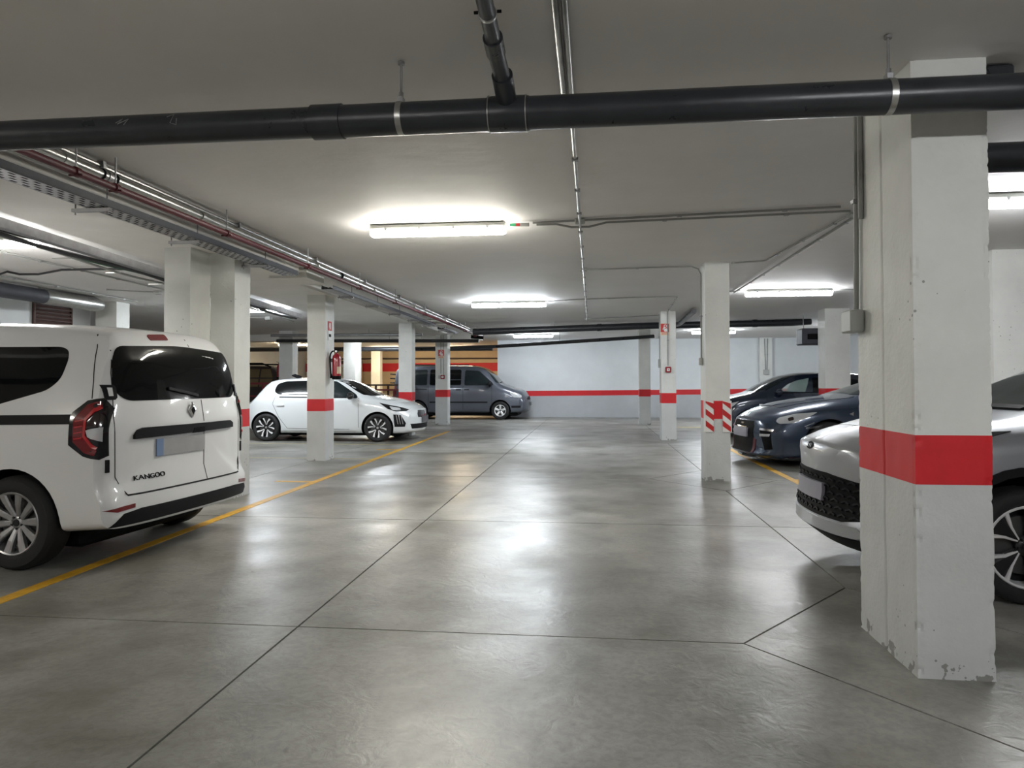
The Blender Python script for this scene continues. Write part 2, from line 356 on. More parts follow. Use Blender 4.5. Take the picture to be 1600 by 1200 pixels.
# ------------------------------------------------------------------ lamps
def lamp(x0, x1, y, label, m='lamp_cold', zc=ZC, along='x'):
    if along == 'x': cx, cy, rz, L_ = (x0 + x1) / 2, y, 0, x1 - x0
    else: cx, cy, rz, L_ = y, (x0 + x1) / 2, math.pi / 2, x1 - x0
    t = empty('ceiling_lamp', (cx, cy, zc), rz); tag(t, label, 'lamp', 'fluorescent ceiling lamps'); h = L_ / 2
    MB().bbox(-h, h, -.075, .075, -.055, 0, .014).build('housing', 'lamp_body', t)
    prof = [(-.055, -.053), (-.056, -.078), (-.047, -.105), (-.024, -.118), (.024, -.118), (.047, -.105), (.056, -.078), (.055, -.053)]
    xs = [-h + .0, -h + .018, h - .018, h - .0]; ks = [.82, 1, 1, .82]
    v = [(x, p[0] * k, -.053 + (p[1] + .053) * k) for x, k in zip(xs, ks) for p in prof]; n = 8
    f = [(i * n + k, i * n + k + 1, (i + 1) * n + k + 1, (i + 1) * n + k) for i in range(3) for k in range(7)] + [tuple(range(n))[::-1], tuple(range(3 * n, 4 * n))]
    MB().add(v, f).build('diffuser', m, t)
    for k in range(4):
        x = -h + L_ * (k + .5) / 4
        for s in (-1, 1): MB().box(x - .012, x + .012, s * .057, s * .079, -.07, -.04).build('clip', 'zinc', t)
    return t
lamp(-2.25, -.86, 7.07, 'bright warm tube lamp nearest on the ceiling, beside the conduit crossing', 'lamp_warm')
lamp(-2.38, -.90, 14.0, 'second tube lamp along the middle of the ceiling', 'lamp_blue')
lamp(2.68, 4.13, 12.8, 'tube lamp above the dark blue sports car')
lamp(3.35, 4.8, 6.53, 'tube lamp partly hidden behind the nearest column')
lamp(-7.5, -6.04, 7.12, 'tube lamp above the roof of the white van', 'lamp_bay')
lamp(-7.9, -6.46, 14.3, 'tube lamp between the cream column and the extinguisher column', 'lamp_blue')
lamp(-2.6, -1.3, 23.6, 'distant tube lamp above the nose of the grey van', 'lamp_blue')
lamp(3.1, 4.4, 22.6, 'distant tube lamp right of the call button column', 'lamp_blue')
lamp(-8.3, -7.0, 25.0, 'far tube lamp behind the left row of columns', 'lamp_blue')
lamp(-12.6, -11.3, 27.5, 'warm tube lamp above the dark off-roader', 'lamp_tan')
lamp(-10.0, -8.7, 31.5, 'warm tube lamp over the ramp', 'lamp_tan')
lamp(-6.6, -5.3, 31.5, 'warm tube lamp over the ramp near the side wall', 'lamp_tan')
lamp(6.6, 8.0, 20.5, 'tube lamp over the far right bays', 'lamp_blue')
lamp(1.6, 3.0, -.2, 'tube lamp behind the viewer on the right', zc=ZN)
lamp(-2.6, -1.2, -.9, 'tube lamp behind the viewer over the aisle', 'lamp_dim', zc=ZN)
lamp(-7.4, -6.0, .4, 'tube lamp behind the viewer over the left bays', 'lamp_warm', zc=ZN)

# ------------------------------------------------------------------ overhead pipes
def arc(c, r, a0, a1, ax, n=6): return [(c[0] + r * math.cos(a0 + (a1 - a0) * k / n), c[1] + r * math.sin(a0 + (a1 - a0) * k / n), c[2]) for k in range(n + 1)]
PY_, PZ, PR = 3.13, 2.53, .0725
t = empty('drain_pipe', (0, PY_, 0)); tag(t, 'thick dark grey drain pipe crossing the whole ceiling in front', 'pipe')
MB().tube([(-9.8, 0, PZ + .012), (-1.2, 0, PZ - .002)], PR - .003, 28).build('pipe_run', 'pvc_dark', t, True)
MB().tube([(-1.25, 0, PZ - .002), (8.9, 0, PZ - .004)], PR, 28).build('pipe_run', 'pvc_dark', t, True)
MB().tube([(-1.27, 0, PZ - .002), (-1.13, 0, PZ - .002)], PR + .006, 28).build('coupling', 'pvc_dark', t, True)
MB().tube([(-.46, 0, PZ - .002), (-.44, 0, PZ - .002), (-.29, 0, PZ - .002), (-.27, 0, PZ - .002)], [PR + .001, PR + .006, PR + .006, PR + .001], 28).build('coupling', 'pvc_dark', t, True)
for x in (-.452, -.285): MB().tube([(x - .002, 0, PZ - .002), (x + .002, 0, PZ - .002)], PR + .0085, 28).build('joint_ring', 'steel', t, True)
for x, zt in ((-4.6, ZN), (-.857, ZN), (1.247, ZN), (5.4, ZN)):
    cl = MB().tube([(x - .013, 0, PZ - .001), (x + .013, 0, PZ - .001)], PR + .003, 28).build('clamp', 'steel', t, True)
    MB().box(x - .012, x + .012, -.02, .02, PZ + PR - .004, PZ + PR + .022).build('clamp_lug', 'zinc', cl)
    MB().tube([(x, 0, PZ + PR + .015), (x, 0, zt)], .006, 8).build('hanger_rod', 'zinc', t, True)
    MB().tube([(x, 0, PZ + PR + .02), (x, 0, PZ + PR + .045)], .011, 6).build('nut', 'zinc', t)
    MB().lathe([(.001, 0), (.016, 0), (.016, .012), (.001, .012)], 12, M=Matrix.Translation((x, 0, zt - .014))).build('anchor', 'zinc', t)
for pts in ([(-2.2, .01), (-2.17, .03), (-2.19, .005), (-2.14, .028), (-2.16, 0)], [(-1.95, .03), (-1.92, .045), (-1.93, .0), (-1.90, -.01), (-1.9, .02)]):
    mk = [(x, -math.sqrt(PR ** 2 - dz ** 2) - .0, PZ + dz) for x, dz in pts]; MB().tube(mk, .0022, 5).build('chalk_mark', 'chalk', t)
t = empty('branch_pipe', (-.37, 0, 0)); tag(t, 'slim dark branch pipe dropping into the big drain pipe from above', 'pipe')
bp = [(.012, 1.4, 2.70), (.006, 2.25, 2.665), (0, 2.62, 2.648), (-.004, 2.72, 2.642), (0, 2.95, 2.615), (0, 3.06, 2.578)]
MB().tube(bp[:3] + [bp[3]], .030, 18).build('pipe_run', 'pvc_dark', t, True)
MB().tube([bp[3], bp[4], bp[5]], .034, 18).build('pipe_bend', 'pvc_dark', t, True)
MB().tube([(-.002, 2.665, 2.648), (-.004, 2.77, 2.638)], .039, 18).build('coupling', 'pvc_dark', t, True)
MB().tube([(0, 2.935, 2.62), (0, 3.03, 2.592), (0, 3.085, 2.57)], .045, 18).build('coupling', 'pvc_dark', t, True)
for y, z in ((2.50, 2.653), (2.05, 2.675)):
    cl = MB().tube([(.003, y - .006, z), (.003, y + .006, z)], .034, 18).build('clamp', 'steel', t, True)
    for s in (-1, 1): MB().tube([(.003 + s * .034, y, z + .006), (.003 + s * .05, y, z + .006)], .006, 8).build('clamp_bolt', 'black', cl)
    MB().tube([(.003, y, z + .03), (.003, y, ZN)], .005, 8).build('hanger_rod', 'zinc', t, True)
def dpipe(label, runs, r, rods=(), name='drain_pipe', m='pvc_dark', coup=()):
    t = empty(name, runs[0][0]); tag(t, label, 'pipe'); o = Vector(runs[0][0])
    for run in runs: MB().tube([Vector(p) - o for p in run], r, 16).build('pipe_run', m, t, True, 50)
    for p, d in coup: MB().tube([Vector(p) - o - Vector(d) * .06, Vector(p) - o + Vector(d) * .06], r * 1.13, 16).build('coupling', m, t, True)
    for p in rods:
        MB().tube([Vector(p) - o, Vector((p[0], p[1], ZC)) - o], .007, 6).build('hanger_rod', 'zinc', t)
    return t
dpipe('long dark pipe crossing under the ceiling in the distance', [[(-3.2, 19, 2.695), (1.6, 19, 2.815), (5.1, 19, 2.85), (5.6, 19, 2.88)]], .088, [(-1, 19, 2.78), (3.8, 19, 2.86), (2.0, 19, 2.84)], coup=(((.2, 19, 2.78), (1, 0, .02)), ((4.2, 19, 2.842), (1, 0, .01))))
dpipe('short dark pipe stub angled towards the viewer beside the hazard column', [[(2.2, 15.7, 2.86), (2.2, 18.2, 2.80), (2.2, 18.95, 2.83)]], .06)
dpipe('thin dark pipe sloping down above the nose of the grey van', [[(-6.0, 22.9, 2.42), (-2.9, 22.3, 2.47), (1.46, 22.1, 2.70), (1.9, 22.1, 2.73)]], .055, [(-1, 22.2, 2.55)])
dpipe('dark pipe crossing high before the beige wall', [[(-14.8, 26.4, 2.63), (-3.7, 26.4, 2.60)]], .085, [(-7, 26.4, 2.6)])
dpipe('thin brown pipe fixed along the beige wall', [[(-14.9, 35.93, 2.58), (-3.7, 35.93, 2.55)]], .04, m='brown_dark')
dpipe('upper black service pipe behind the left columns', [[(-9.5, 20.6, 2.60), (-3.3, 20.6, 2.545)]], .05, [(-6, 20.6, 2.57)], m='cable_black')
dpipe('lower grey service pipe behind the left columns', [[(-9.5, 20.2, 2.74), (-4.9, 20.2, 2.72)]], .04, [(-6.5, 20.2, 2.73)], m='zinc')
dpipe('dark pipe behind the nearest column at the right edge', [[(1.80, 4.3, 2.60), (3.2, 4.3, 2.60), (6, 4.3, 2.6)]], .085, [(3.6, 4.3, 2.6)])
tag(MB().bbox(1.80, 1.93, 3.46, 3.6, 2.66, 2.785, .01).build('anchor_block', 'pvc_dark'), 'dark metal block fixed to the ceiling beside the nearest column', 'bracket')

# red water pipe and galvanised pipes beside the beam
t = empty('water_pipe', (-3.37, 3.74, 2.72)); tag(t, 'dark red fire water pipe running along the left ceiling', 'pipe')
MB().tube([(0, 0, 0), (-.01, 16.4, 0)], .026, 14).build('pipe_run', 'pipe_red', t, True)
for y in (.56, .95, 2.5, 4.4, 6.3, 8.2, 10.4, 12.8, 15): 
    cl = MB().tube([(0, y - .02, 0), (0, y + .02, 0)], .034, 14).build('clamp', 'pipe_red', t, True)
    MB().tube([(-.05, y, -.02), (.05, y, -.02)], .008, 8).build('clamp_bolt', 'pipe_red', cl); MB().tube([(0, y, .02), (0, y, ZC - 2.72)], .006, 6).build('hanger_rod', 'zinc', t)
t = empty('steel_pipe', (-3.50, 3.74, 2.835)); tag(t, 'thick shiny steel pipe beside the red water pipe', 'pipe')
MB().tube([(0, 0, 0), (-.06, 16.6, 0)], .034, 16).build('pipe_run', 'galv', t, True)
for y in (.62, 1.05, 2.3, 5.0, 7.4, 10, 13): MB().tube([(-.003, y - .02, 0), (-.003, y + .02, 0)], .039, 16).build('coupling', 'steel' if y != 1.05 else 'zinc', t, True)
for y in (.16, .98, 1.12, 5.9): MB().tube([(-.003, y - .007, 0), (-.003, y + .007, 0)], .041, 16).build('rubber_ring', 'black', t, True)
t = empty('steel_conduit', (-3.53, 3.74, 2.905)); tag(t, 'thin steel conduit running right of the thick steel pipe', 'conduit')
MB().tube([(0, 0, 0), (-.03, 16.8, 0)], .016, 10).build('pipe_run', 'galv', t, True)
for k in range(8): MB().box(-.03, .03, 1 + 2 * k, 1.03 + 2 * k, -.02, ZC - 2.909).build('saddle', 'zinc', t)
t = empty('hose_bracket', (-3.40, 20.4, 2.66)); tag(t, 'dark pipe ends with red caps where the left pipe run stops', 'pipe end')
MB().tube([(0, .1, .03), (0, .1, ZC - 2.66)], .008, 6).build('hanger_rod', 'zinc', t)
MB().tube([(-.1, 0, .0), (.25, .1, -.03)], .05, 12).build('pipe_elbow', 'black', t, True); MB().tube([(.02, -.1, .02), (.1, .12, .1)], .045, 12).build('valve_cap', 'pipe_red', t, True)

# cable trays
def tray(x0, x1, y0, y1, z, h, label, rails=True, name='cable_tray', holes=True, m='zinc'):
    t = empty(name, ((x0 + x1) / 2, y0, z)); tag(t, label, 'cable tray'); w_ = (x1 - x0) / 2; L_ = y1 - y0
    MB().box(w_ - .006, w_, 0, L_, 0, h).build('side_rail', 'tray_side', t); MB().box(-w_, -w_ + .006, 0, L_, 0, h).build('side_rail', 'tray_side', t)
    if holes:
        mb = MB(); nx, p = 9, .0275; ny = int(L_ / p)
        for j in range(ny):
            for i in range(nx):
                if i % 2 == 1 and (j + (i // 2) * 2) % 4 in (0, 1): continue
                a, b = -w_ + 2 * w_ * i / nx, -w_ + 2 * w_ * (i + 1) / nx
                mb.add([(a, j * p, 0), (b, j * p, 0), (b, j * p + p, 0), (a, j * p + p, 0)], [(0, 1, 2, 3)])
        me = mb.mesh('perforated_base', m); bm = bmesh.new(); bm.from_mesh(me); bmesh.ops.remove_doubles(bm, verts=bm.verts, dist=1e-4); bm.to_mesh(me); bm.free(); link('perforated_base', me, t)
    else: MB().box(-w_, w_, 0, L_, 0, .004).build('base', m, t)
    for k in range(3): MB().tube([(-.06 + .05 * k, 0, .022), (-.06 + .05 * k, L_ * .5, .026), (-.06 + .05 * k, L_, .022)], .012, 8).build('cable', 'cable_black', t, True)
    return t
def bracket(t, x0, x1, y, z):
    b = MB().box(x0, x1, y - .02, y + .02, z - .03, z - .004).build('bracket_arm', 'zinc', t)
    for x in (x0 + .02, x1 - .03): MB().tube([(x, y, z - .05), (x, y, ZS - 2.725 if x < -.1 else ZC - 2.735)], .006, 6).build('threaded_rod', 'zinc', b)
t = tray(-3.985, -3.785, 3.76, 8.82, 2.72, .06, 'perforated steel cable tray along the left ceiling, nearest stretch')
for y in (1.45, 2.75, 4.2): bracket(t, -.22, .1, y, 0)
t = tray(-4.05, -3.87, 10.3, 17.4, 2.735, .06, 'second stretch of cable tray, before the extinguisher column', holes=False)
for y in (.9, 2.3, 3.8, 5.3, 6.6): bracket(t, -.16, .1, y, 0)
t = tray(-4.05, -3.87, 18.4, 20.3, 2.735, .06, 'last short stretch of cable tray in front of the grey van', holes=False)
for y in (.4, 1.5): bracket(t, -.16, .1, y, 0)
tag(MB().tube([(-3.9, 3.78, 2.852), (-3.9, 4.16, 2.852)], .05, 18).build('pipe_end', 'pvc_white', None, True), 'white pipe end at the left edge above the cable tray', 'pipe end')
for (x0, x1, y0, y1, lab) in ((-4.5, -3.95, 9.5, 10.15, 'white bracket box interrupting the cable tray above the extinguisher column'), (-4.5, -3.6, 17.55, 18.2, 'white bracket box interrupting the tray near the grey van')):
    t = empty('tray_cover', (x0, y0, 2.80)); tag(t, lab, 'bracket')
    MB().bbox(0, x1 - x0, 0, y1 - y0, 0, .135, .01).build('cover', 'pvc_white', t); MB().box(-.01, x1 - x0 + .01, -.012, y1 - y0 + .01, -.012, 0).build('lip', 'beam_paint', t)
    MB().box((x1 - x0) * .55, (x1 - x0) * .58, -.016, -.01, .03, .05).build('latch', 'brown_dark', t)
# cables and channel on the left side of the beam
t = empty('cable_channel', (-5.1, 4, 2.75)); tag(t, 'grey channel with loose cables along the left edge of the beam', 'cable channel')
def bx_(y): return -.02 - .112 * (y)      # follows the slanting beam edge
MB().add([(bx_(0) - .0, 0, .09), (bx_(11) - .0, 11, .09), (bx_(11) - .09, 11, .09), (bx_(0) - .09, 0, .09), (bx_(0), 0, .0), (bx_(11), 11, .0), (bx_(11) - .09, 11, .0), (bx_(0) - .09, 0, 0)],
    [(0, 1, 2, 3), (4, 7, 6, 5), (0, 4, 5, 1), (1, 5, 6, 2), (2, 6, 7, 3), (3, 7, 4, 0)]).build('channel', 'zinc', t)
for k, (m, r, dz, ph) in enumerate((('cable_black', .022, -.02, 0), ('cable_black', .018, .03, 1), ('conduit_grey', .014, -.05, 2), ('cable_green', .009, -.005, 3), ('conduit_grey', .011, .02, 4))):
    MB().tube([(bx_(y / 2) - .12 - .03 * k, y / 2, dz + .02 * math.sin(y * .9 + ph * 1.7)) for y in range(0, 23)], r, 8).build('cable', m, t, True)
for y in range(1, 11): MB().box(bx_(y) - .3, bx_(y) - .1, y, y + .02, -.085, -.075).build('tie', 'box_grey', t)

# conduits on the ceiling
def conduit(label, runs, boxes=(), r=.011, m='conduit_grey', saddles=True):
    t = empty('conduit', runs[0][0]); tag(t, label, 'conduit'); o = Vector(runs[0][0])
    for run in runs: MB().tube([Vector(p) - o for p in run], r, 8).build('pipe_run', m, t, True, 50)
    for (x, y, z, sx, sy, sz) in boxes: MB().bbox(x - sx - o.x, x + sx - o.x, y - sy - o.y, y + sy - o.y, z - sz - o.z, z + sz - o.z, .008).build('junction_box', 'box_grey', t)
    if saddles:
        for run in runs:
            for a, b in zip(run, run[1:]):
                a, b = Vector(a), Vector(b); L_ = (b - a).length
                for k in range(int(L_ / .8)):
                    p = a.lerp(b, (k + .5) / max(1, int(L_ / .8))) - o
                    MB().box(p.x - .022, p.x + .022, p.y - .022, p.y + .022, p.z - r - .003, p.z + r * .2).build('saddle', 'zinc', t)
    return t
zc = ZC - .022
conduit('steel conduit running lengthwise down the middle of the ceiling', [[(-.112, 3.74, zc - .028), (-.113, 18.2, zc - .028)]], [(-.113, 7.0, ZC - .026, .05, .05, .02), (-.113, 10.05, ZC - .026, .05, .04, .018), (-.113, 17.9, ZC - .026, .05, .04, .018)], .013, 'galv')
conduit('pair of steel conduits crossing the near ceiling above the big pipe', [[(-.098, -4, ZN - .02), (-.098, 3.72, ZN - .02)], [(-.135, -4, ZN - .022), (-.135, 3.72, ZN - .022)]], (), .014, 'galv', False)
conduit('upper conduit from the nearest lamp across to the right', [[(-.58, 7.03, zc), (2.25, 6.72, zc)]])
conduit('lower conduit from the nearest lamp with a dip under the crossing', [[(-.55, 7.12, zc), (-.35, 7.12, zc), (-.2, 7.14, zc - .03), (-.02, 7.14, zc - .03), (.15, 7.1, zc), (2.40, 6.9, zc)]])
conduit('conduit running from the nearest column towards the sports car lamp', [[(2.45, 6.98, zc), (2.27, 9.6, zc), (1.86, 9.75, zc)]], [(2.47, 7.03, ZC - .026, .05, .05, .02)])
conduit('straight conduit along the right bays up to the sports car lamp', [[(2.52, 5.2, zc), (2.52, 13.0, zc)]], r=.015)
conduit('conduit feeding the sports car lamp sideways', [[(2.0, 12.85, zc), (2.67, 12.82, zc)], [(4.14, 12.82, zc), (6.5, 12.82, zc)]])
conduit('conduit from mid ceiling to the striped column and down it', [[(-.1, 10.05, zc), (1.36, 9.95, zc), (1.46, 10.0, zc - .03), (1.495, 10.0, zc - .1), (1.495, 10.0, 1.66)]], [(1.487, 10.0, 1.61, .024, .045, .05)])
conduit('conduit from the second lamp to the call button column', [[(-.9, 13.9, zc), (-.1, 13.62, zc), (1.58, 13.4, zc), (1.70, 16.3, zc), (1.72, 16.47, zc - .05), (1.72, 16.485, 1.7)]])
conduit('faint conduit at the far end of the ceiling', [[(-.1, 17.9, zc), (1.58, 17.2, zc)]])
conduit('thin conduit on the side of the call button column', [[(1.555, 16.75, 2.9), (1.555, 16.75, 1.86)]], [(1.55, 16.75, 1.76, .022, .05, .1)], .009)
conduit('pair of conduits down the wall pier ending in a round box', [[(6.25, 26.73, 2.9), (6.28, 26.73, 1.75)], [(6.36, 26.73, 2.9), (6.33, 26.73, 1.75)]], [(6.3, 26.72, 1.68, .1, .03, .09)], .018)
conduit('conduit down the left face of the nearest column into a grey box', [[(1.425, 4.0, 2.9), (1.425, 4.03, 1.72)], [(1.43, 3.965, 2.9), (1.43, 3.965, 2.2)]], [(1.405, 4.03, 1.655, .036, .075, .06)], .014)
conduit('left bay ceiling conduit running lengthwise', [[(-6.9, 4.0, zc), (-7.3, 12.9, zc)]], r=.013)
conduit('second left bay ceiling conduit nearer the wall', [[(-8.5, 5.0, zc), (-8.8, 12.9, zc)]], r=.013)
conduit('small conduit branch to a smoke detector in the left bay', [[(-8.2, 11.2, zc), (-7.6, 11.6, zc)]], [(-7.55, 11.63, ZC - .03, .05, .05, .03)], saddles=False)
conduit('thin conduit and detector above the white hatchback', [[(-8.6, 16.4, zc), (-7.9, 16.5, zc)]], [(-7.83, 16.52, ZC - .04, .07, .07, .04)], saddles=False)
tag(MB().tube([(-8.47, 9.31, 2.9), (-8.17, 9.11, 2.9), (-8.19, 9.35, 2.9), (-7.92, 9.38, 2.9), (-7.29, 9.05, 2.9), (-6.79, 9.06, 2.9), (-6.35, 9.11, 2.9), (-6.28, 9.35, 2.9), (-6.26, 9.59, 2.91)], .016, 8).build('cable', 'cable_black', None, True), 'loose black cable across the left bay ceiling', 'cable')
t = empty('lamp_tag', (-.72, 7.05, 2.885)); tag(t, 'small green and red label strip at the end of the nearest lamp', 'label')
MB().bbox(-.1, .1, -.012, .012, 0, .04, .004).build('strip', 'white_plain', t); MB().box(-.095, -.03, -.014, -.011, .006, .034).build('green_patch', 'green_plain', t); MB().box(-.03, .01, -.014, -.011, .006, .034).build('red_patch', 'sign_red', t)
t = empty('cabinet', (4.9, 17.3, 2.2)); tag(t, 'dark grey box under the ceiling behind the broad column', 'fan box')
MB().bbox(0, 1.05, 0, .5, 0, .38, .02).build('casing', 'tray_side', t); MB().box(.12, .4, -.008, 0, .12, .25).build('grille', 'black', t)
for x in (.1, .95): MB().tube([(x, .25, .37), (x, .25, ZC - 2.2)], .01, 6).build('hanger_rod', 'zinc', t)

# duct and louvre on the left wall
t = empty('air_duct', (-9.2, 5, 2.795)); tag(t, 'shiny grey duct along the left wall ending past the louvre', 'duct')
MB().tube([(0, 0, 0), (0, 6.0, 0)], .12, 20).build('pipe_run', 'tray_side', t, True); MB().tube([(0, 6.0, 0), (0, 6.05, 0), (0, 7.25, 0), (0, 7.4, 0)], [.122, .13, .13, .1], 20).build('end_cap', 'galv', t, True)
for y in (2.5, 5.9): MB().box(-.01, .01, y, y + .03, .1, ZC - 2.80).build('strap', 'zinc', t)
t = empty('wall_louvre', (-10, 11.7, 1.9)); tag(t, 'brown slatted ventilation louvre in the left wall', 'louvre')
MB().box(0, .012, 0, .95, 0, .95).build('backing', 'brown_dark', t)
for a in ((0, .03, 0, .95), (.92, .95, 0, .95)): MB().box(0, .05, a[0], a[1], a[2], a[3]).build('frame', 'vent_brown', t)
for k in range(13):
    z = .02 + k * .072; MB().add([(.012, .03, z + .05), (.012, .92, z + .05), (.06, .92, z), (.06, .03, z), (.012, .03, z + .04), (.012, .92, z + .04), (.06, .92, z - .01), (.06, .03, z - .01)],
        [(0, 1, 2, 3), (4, 7, 6, 5), (0, 4, 5, 1), (1, 5, 6, 2), (2, 6, 7, 3), (3, 7, 4, 0)]).build('slat', 'vent_brown', t)

# ------------------------------------------------------------------ signs, call points, extinguishers, corner guards
def alarm_sign(x, y, z, s, label):
    t = empty('alarm_sign', (x, y, z)); tag(t, label, 'sign')
    MB().bbox(-s, s, -.006, 0, -s * 1.35, s * 1.35, .002).build('panel', 'sign_cream', t)
    MB().box(-s * .94, s * .94, -.008, -.005, -s * .62, s * 1.28).build('red_field', 'sign_red', t)
    MB().lathe([(s * .22, 0), (s * .22, .003), (s * .36, .003), (s * .36, 0)], 18, M=Matrix.Translation((s * .12, -.008, s * .75)) @ Matrix.Rotation(R(90), 4, 'X')).build('button_symbol', 'white_plain', t)
    hp = [(-.7, -.1), (-.3, .55), (-.05, .5), (.05, .1), (.4, .3), (.6, .05), (.75, -.5), (-.1, -.52), (-.35, -.1), (-.6, .2)]
    n = len(hp); v = [(a * s * .85, -.0105, b * s) for a, b in hp] + [(a * s * .85, -.008, b * s) for a, b in hp]
    MB().add(v, [tuple(range(n)), tuple(range(n, 2 * n))[::-1]] + [(i, (i + 1) % n, n + (i + 1) % n, n + i) for i in range(n)]).build('hand_symbol', 'white_plain', t)
    for k in range(2): MB().box(-s * .7, s * .7, -.0085, -.0055, -s * (.85 + .28 * k), -s * (.75 + .28 * k)).build('text_line', 'sign_red', t)
def call_point(x, y, z, label):
    t = empty('call_point', (x, y, z)); tag(t, label, 'call point')
    MB().bbox(-.065, .065, -.05, 0, -.065, .065, .012).build('housing', 'ext_red', t); MB().bbox(-.032, .032, -.055, -.048, -.035, .03, .004).build('glass', 'white_plain', t); MB().box(-.01, .01, -.058, -.054, -.012, .012).build('button', 'sign_red', t)
alarm_sign(1.655, 16.497, 2.53, .10, 'red and cream fire alarm sign on the right call button column')
call_point(1.725, 16.497, 1.61, 'red fire alarm call button on the right row column')
alarm_sign(-4.69, 21.82, 2.22, .10, 'red and cream fire alarm sign on the column before the grey van')
call_point(-4.64, 21.845, 1.50, 'red fire alarm call button on the column before the grey van')
conduit('pair of thin conduits down to the call button before the grey van', [[(-4.62, 21.84, 2.8), (-4.62, 21.84, 1.57)], [(-4.70, 21.84, 2.8), (-4.70, 21.84, 1.6)]], [(-4.75, 21.83, 1.5, .03, .02, .05)], .012, saddles=False)
def extinguisher(x, y, z, rz, label):
    t = empty('fire_extinguisher', (x, y, z), rz); tag(t, label, 'extinguisher')
    MB().lathe([(.001, 0), (.07, 0), (.077, .012), (.078, .06)], 24).build('base_ring', 'black', t, True)
    b = MB().lathe([(.075, .05), (.075, .36), (.066, .405), (.045, .435), (.02, .45), (.016, .47)], 24).build('cylinder', 'ext_red', t, True)
    MB().add([(.0765 * math.cos(R(q)), .0765 * math.sin(R(q)), z) for z in (.10, .22) for q in range(-65, 6, 10)], [(i, i + 1, i + 9, i + 8) for i in range(7)]).build('paper_label', 'sign_cream', b, True)
    hd = MB().bbox(-.022, .022, -.02, .02, .465, .505, .005).build('valve', 'black', t)
    MB().add([(-.02, -.012, .505), (.09, -.012, .525), (.09, .012, .525), (-.02, .012, .505), (-.02, -.012, .515), (.09, -.012, .537), (.09, .012, .537), (-.02, .012, .515)], [(0, 3, 2, 1), (4, 5, 6, 7), (0, 1, 5, 4), (1, 2, 6, 5), (2, 3, 7, 6), (3, 0, 4, 7)]).build('lever', 'black', hd)
    MB().lathe([(.001, 0), (.018, 0), (.018, .012), (.001, .012)], 14, M=Matrix.Translation((0, -.02, .485)) @ Matrix.Rotation(R(90), 4, 'X')).build('gauge', 'rim_silver', hd)
    MB().tube(chaikin([(-.02, -.01, .49), (-.07, -.03, .49), (-.105, -.04, .42), (-.10, -.045, .30), (-.095, -.03, .12), (-.09, -.02, .06)], 2), .013, 8).build('hose', 'black', t, True)
    MB().tube([(-.09, -.02, .1), (-.09, -.02, .02)], [.013, .02], 10).build('nozzle', 'black', t, True)
    MB().box(-.10, -.075, -.03, .03, .3, .36).build('wall_hook', 'zinc', t)
extinguisher(-4.395, 11.88, 1.385, 0, 'dark red fire extinguisher hung on the column beside the white hatchback')
extinguisher(-9.74, 21.3, 1.45, math.pi, 'distant red fire extinguisher left of the bluish white column')
t = empty('extinguisher_sign', (-4.513, 11.86, 2.23)); tag(t, 'red and white extinguisher sign on the side of the column', 'sign')
MB().bbox(0, .006, -.085, .085, 0, .16, .002).build('panel', 'sign_red', t); MB().box(.005, .008, -.02, .025, .025, .13).build('bottle_symbol', 'white_plain', t); MB().tube([(.007, .0, .13), (.007, -.04, .12), (.007, -.05, .05)], .006, 5).build('hose_symbol', 'white_plain', t)
MB().bbox(0, .006, -.085, .085, -.17, -.002, .002).build('text_panel', 'white_plain', t); MB().box(.005, .008, -.05, .05, -.11, -.06).build('symbol', 'black', t)
def guard(x, y, sx, z0, z1, label):
    t = empty('corner_guard', (x, y, z0)); tag(t, label, 'corner guard'); h = z1 - z0; w_ = .105
    MB().bbox(0 if sx > 0 else -w_, w_ if sx > 0 else 0, -.012, 0, 0, h, .003).build('front_leaf', 'white_plain', t)
    xs = -.012 * sx; MB().bbox(min(0, xs), max(0, xs), -.012, .09, 0, h, .003).build('side_leaf', 'white_plain', t)
    xa, xb = (0, w_) if sx > 0 else (-w_, 0)
    for k in range(4):       # diagonal red stripes falling to the right
        z = h + .05 - k * .155
        zz = [z, z - .085, z - .085 - .078, z - .078]       # left-top, right-top, right-bottom, left-bottom
        zz = [min(h - .002, max(0.004, q)) for q in zz]
        if zz[0] - zz[3] < .01: continue
        MB().add([(xa, -.0135, zz[0]), (xb, -.0135, zz[1]), (xb, -.0135, zz[2]), (xa, -.0135, zz[3]), (xa, -.011, zz[0]), (xb, -.011, zz[1]), (xb, -.011, zz[2]), (xa, -.011, zz[3])],
            [(0, 1, 2, 3), (4, 7, 6, 5), (0, 4, 5, 1), (1, 5, 6, 2), (2, 6, 7, 3), (3, 7, 4, 0)]).build('red_stripe', 'sign_red', t)
guard(1.510, 9.768, 1, .655, 1.075, 'red and white striped corner guard, left corner of the column')
guard(1.837, 9.768, -1, .655, 1.075, 'red and white striped corner guard, right corner of the column')

# ------------------------------------------------------------------ railings by the ramp
def railing(x0, x1, y, zt, label, m, posts, mids):
    t = empty('railing', (x0, y, 0)); tag(t, label, 'railing'); L_ = x1 - x0
    MB().box(0, L_, -.03, .03, zt - .06, zt).build('top_rail', m, t)
    for z in mids: MB().box(0, L_, -.02, .02, z - .04, z).build('mid_rail', m, t)
    for k in range(posts + 1): MB().box(L_ * k / posts - .03, L_ * k / posts + .03, -.035, .035, 0, zt - .02).build('post', m, t)
railing(-14.5, -8.2, 20.3, 1.34, 'maroon steel railing behind the rear of the white hatchback', 'rail_maroon', 8, (.95, .55, .2))
railing(-8.3, -6.2, 24.3, 1.1, 'maroon railing behind the bonnet of the white hatchback', 'rail_maroon', 3, (.85, .6, .35))
railing(-8.1, -6.3, 24.6, 1.27, 'thin dark handrail above the maroon railing', 'brown_dark', 4, ())
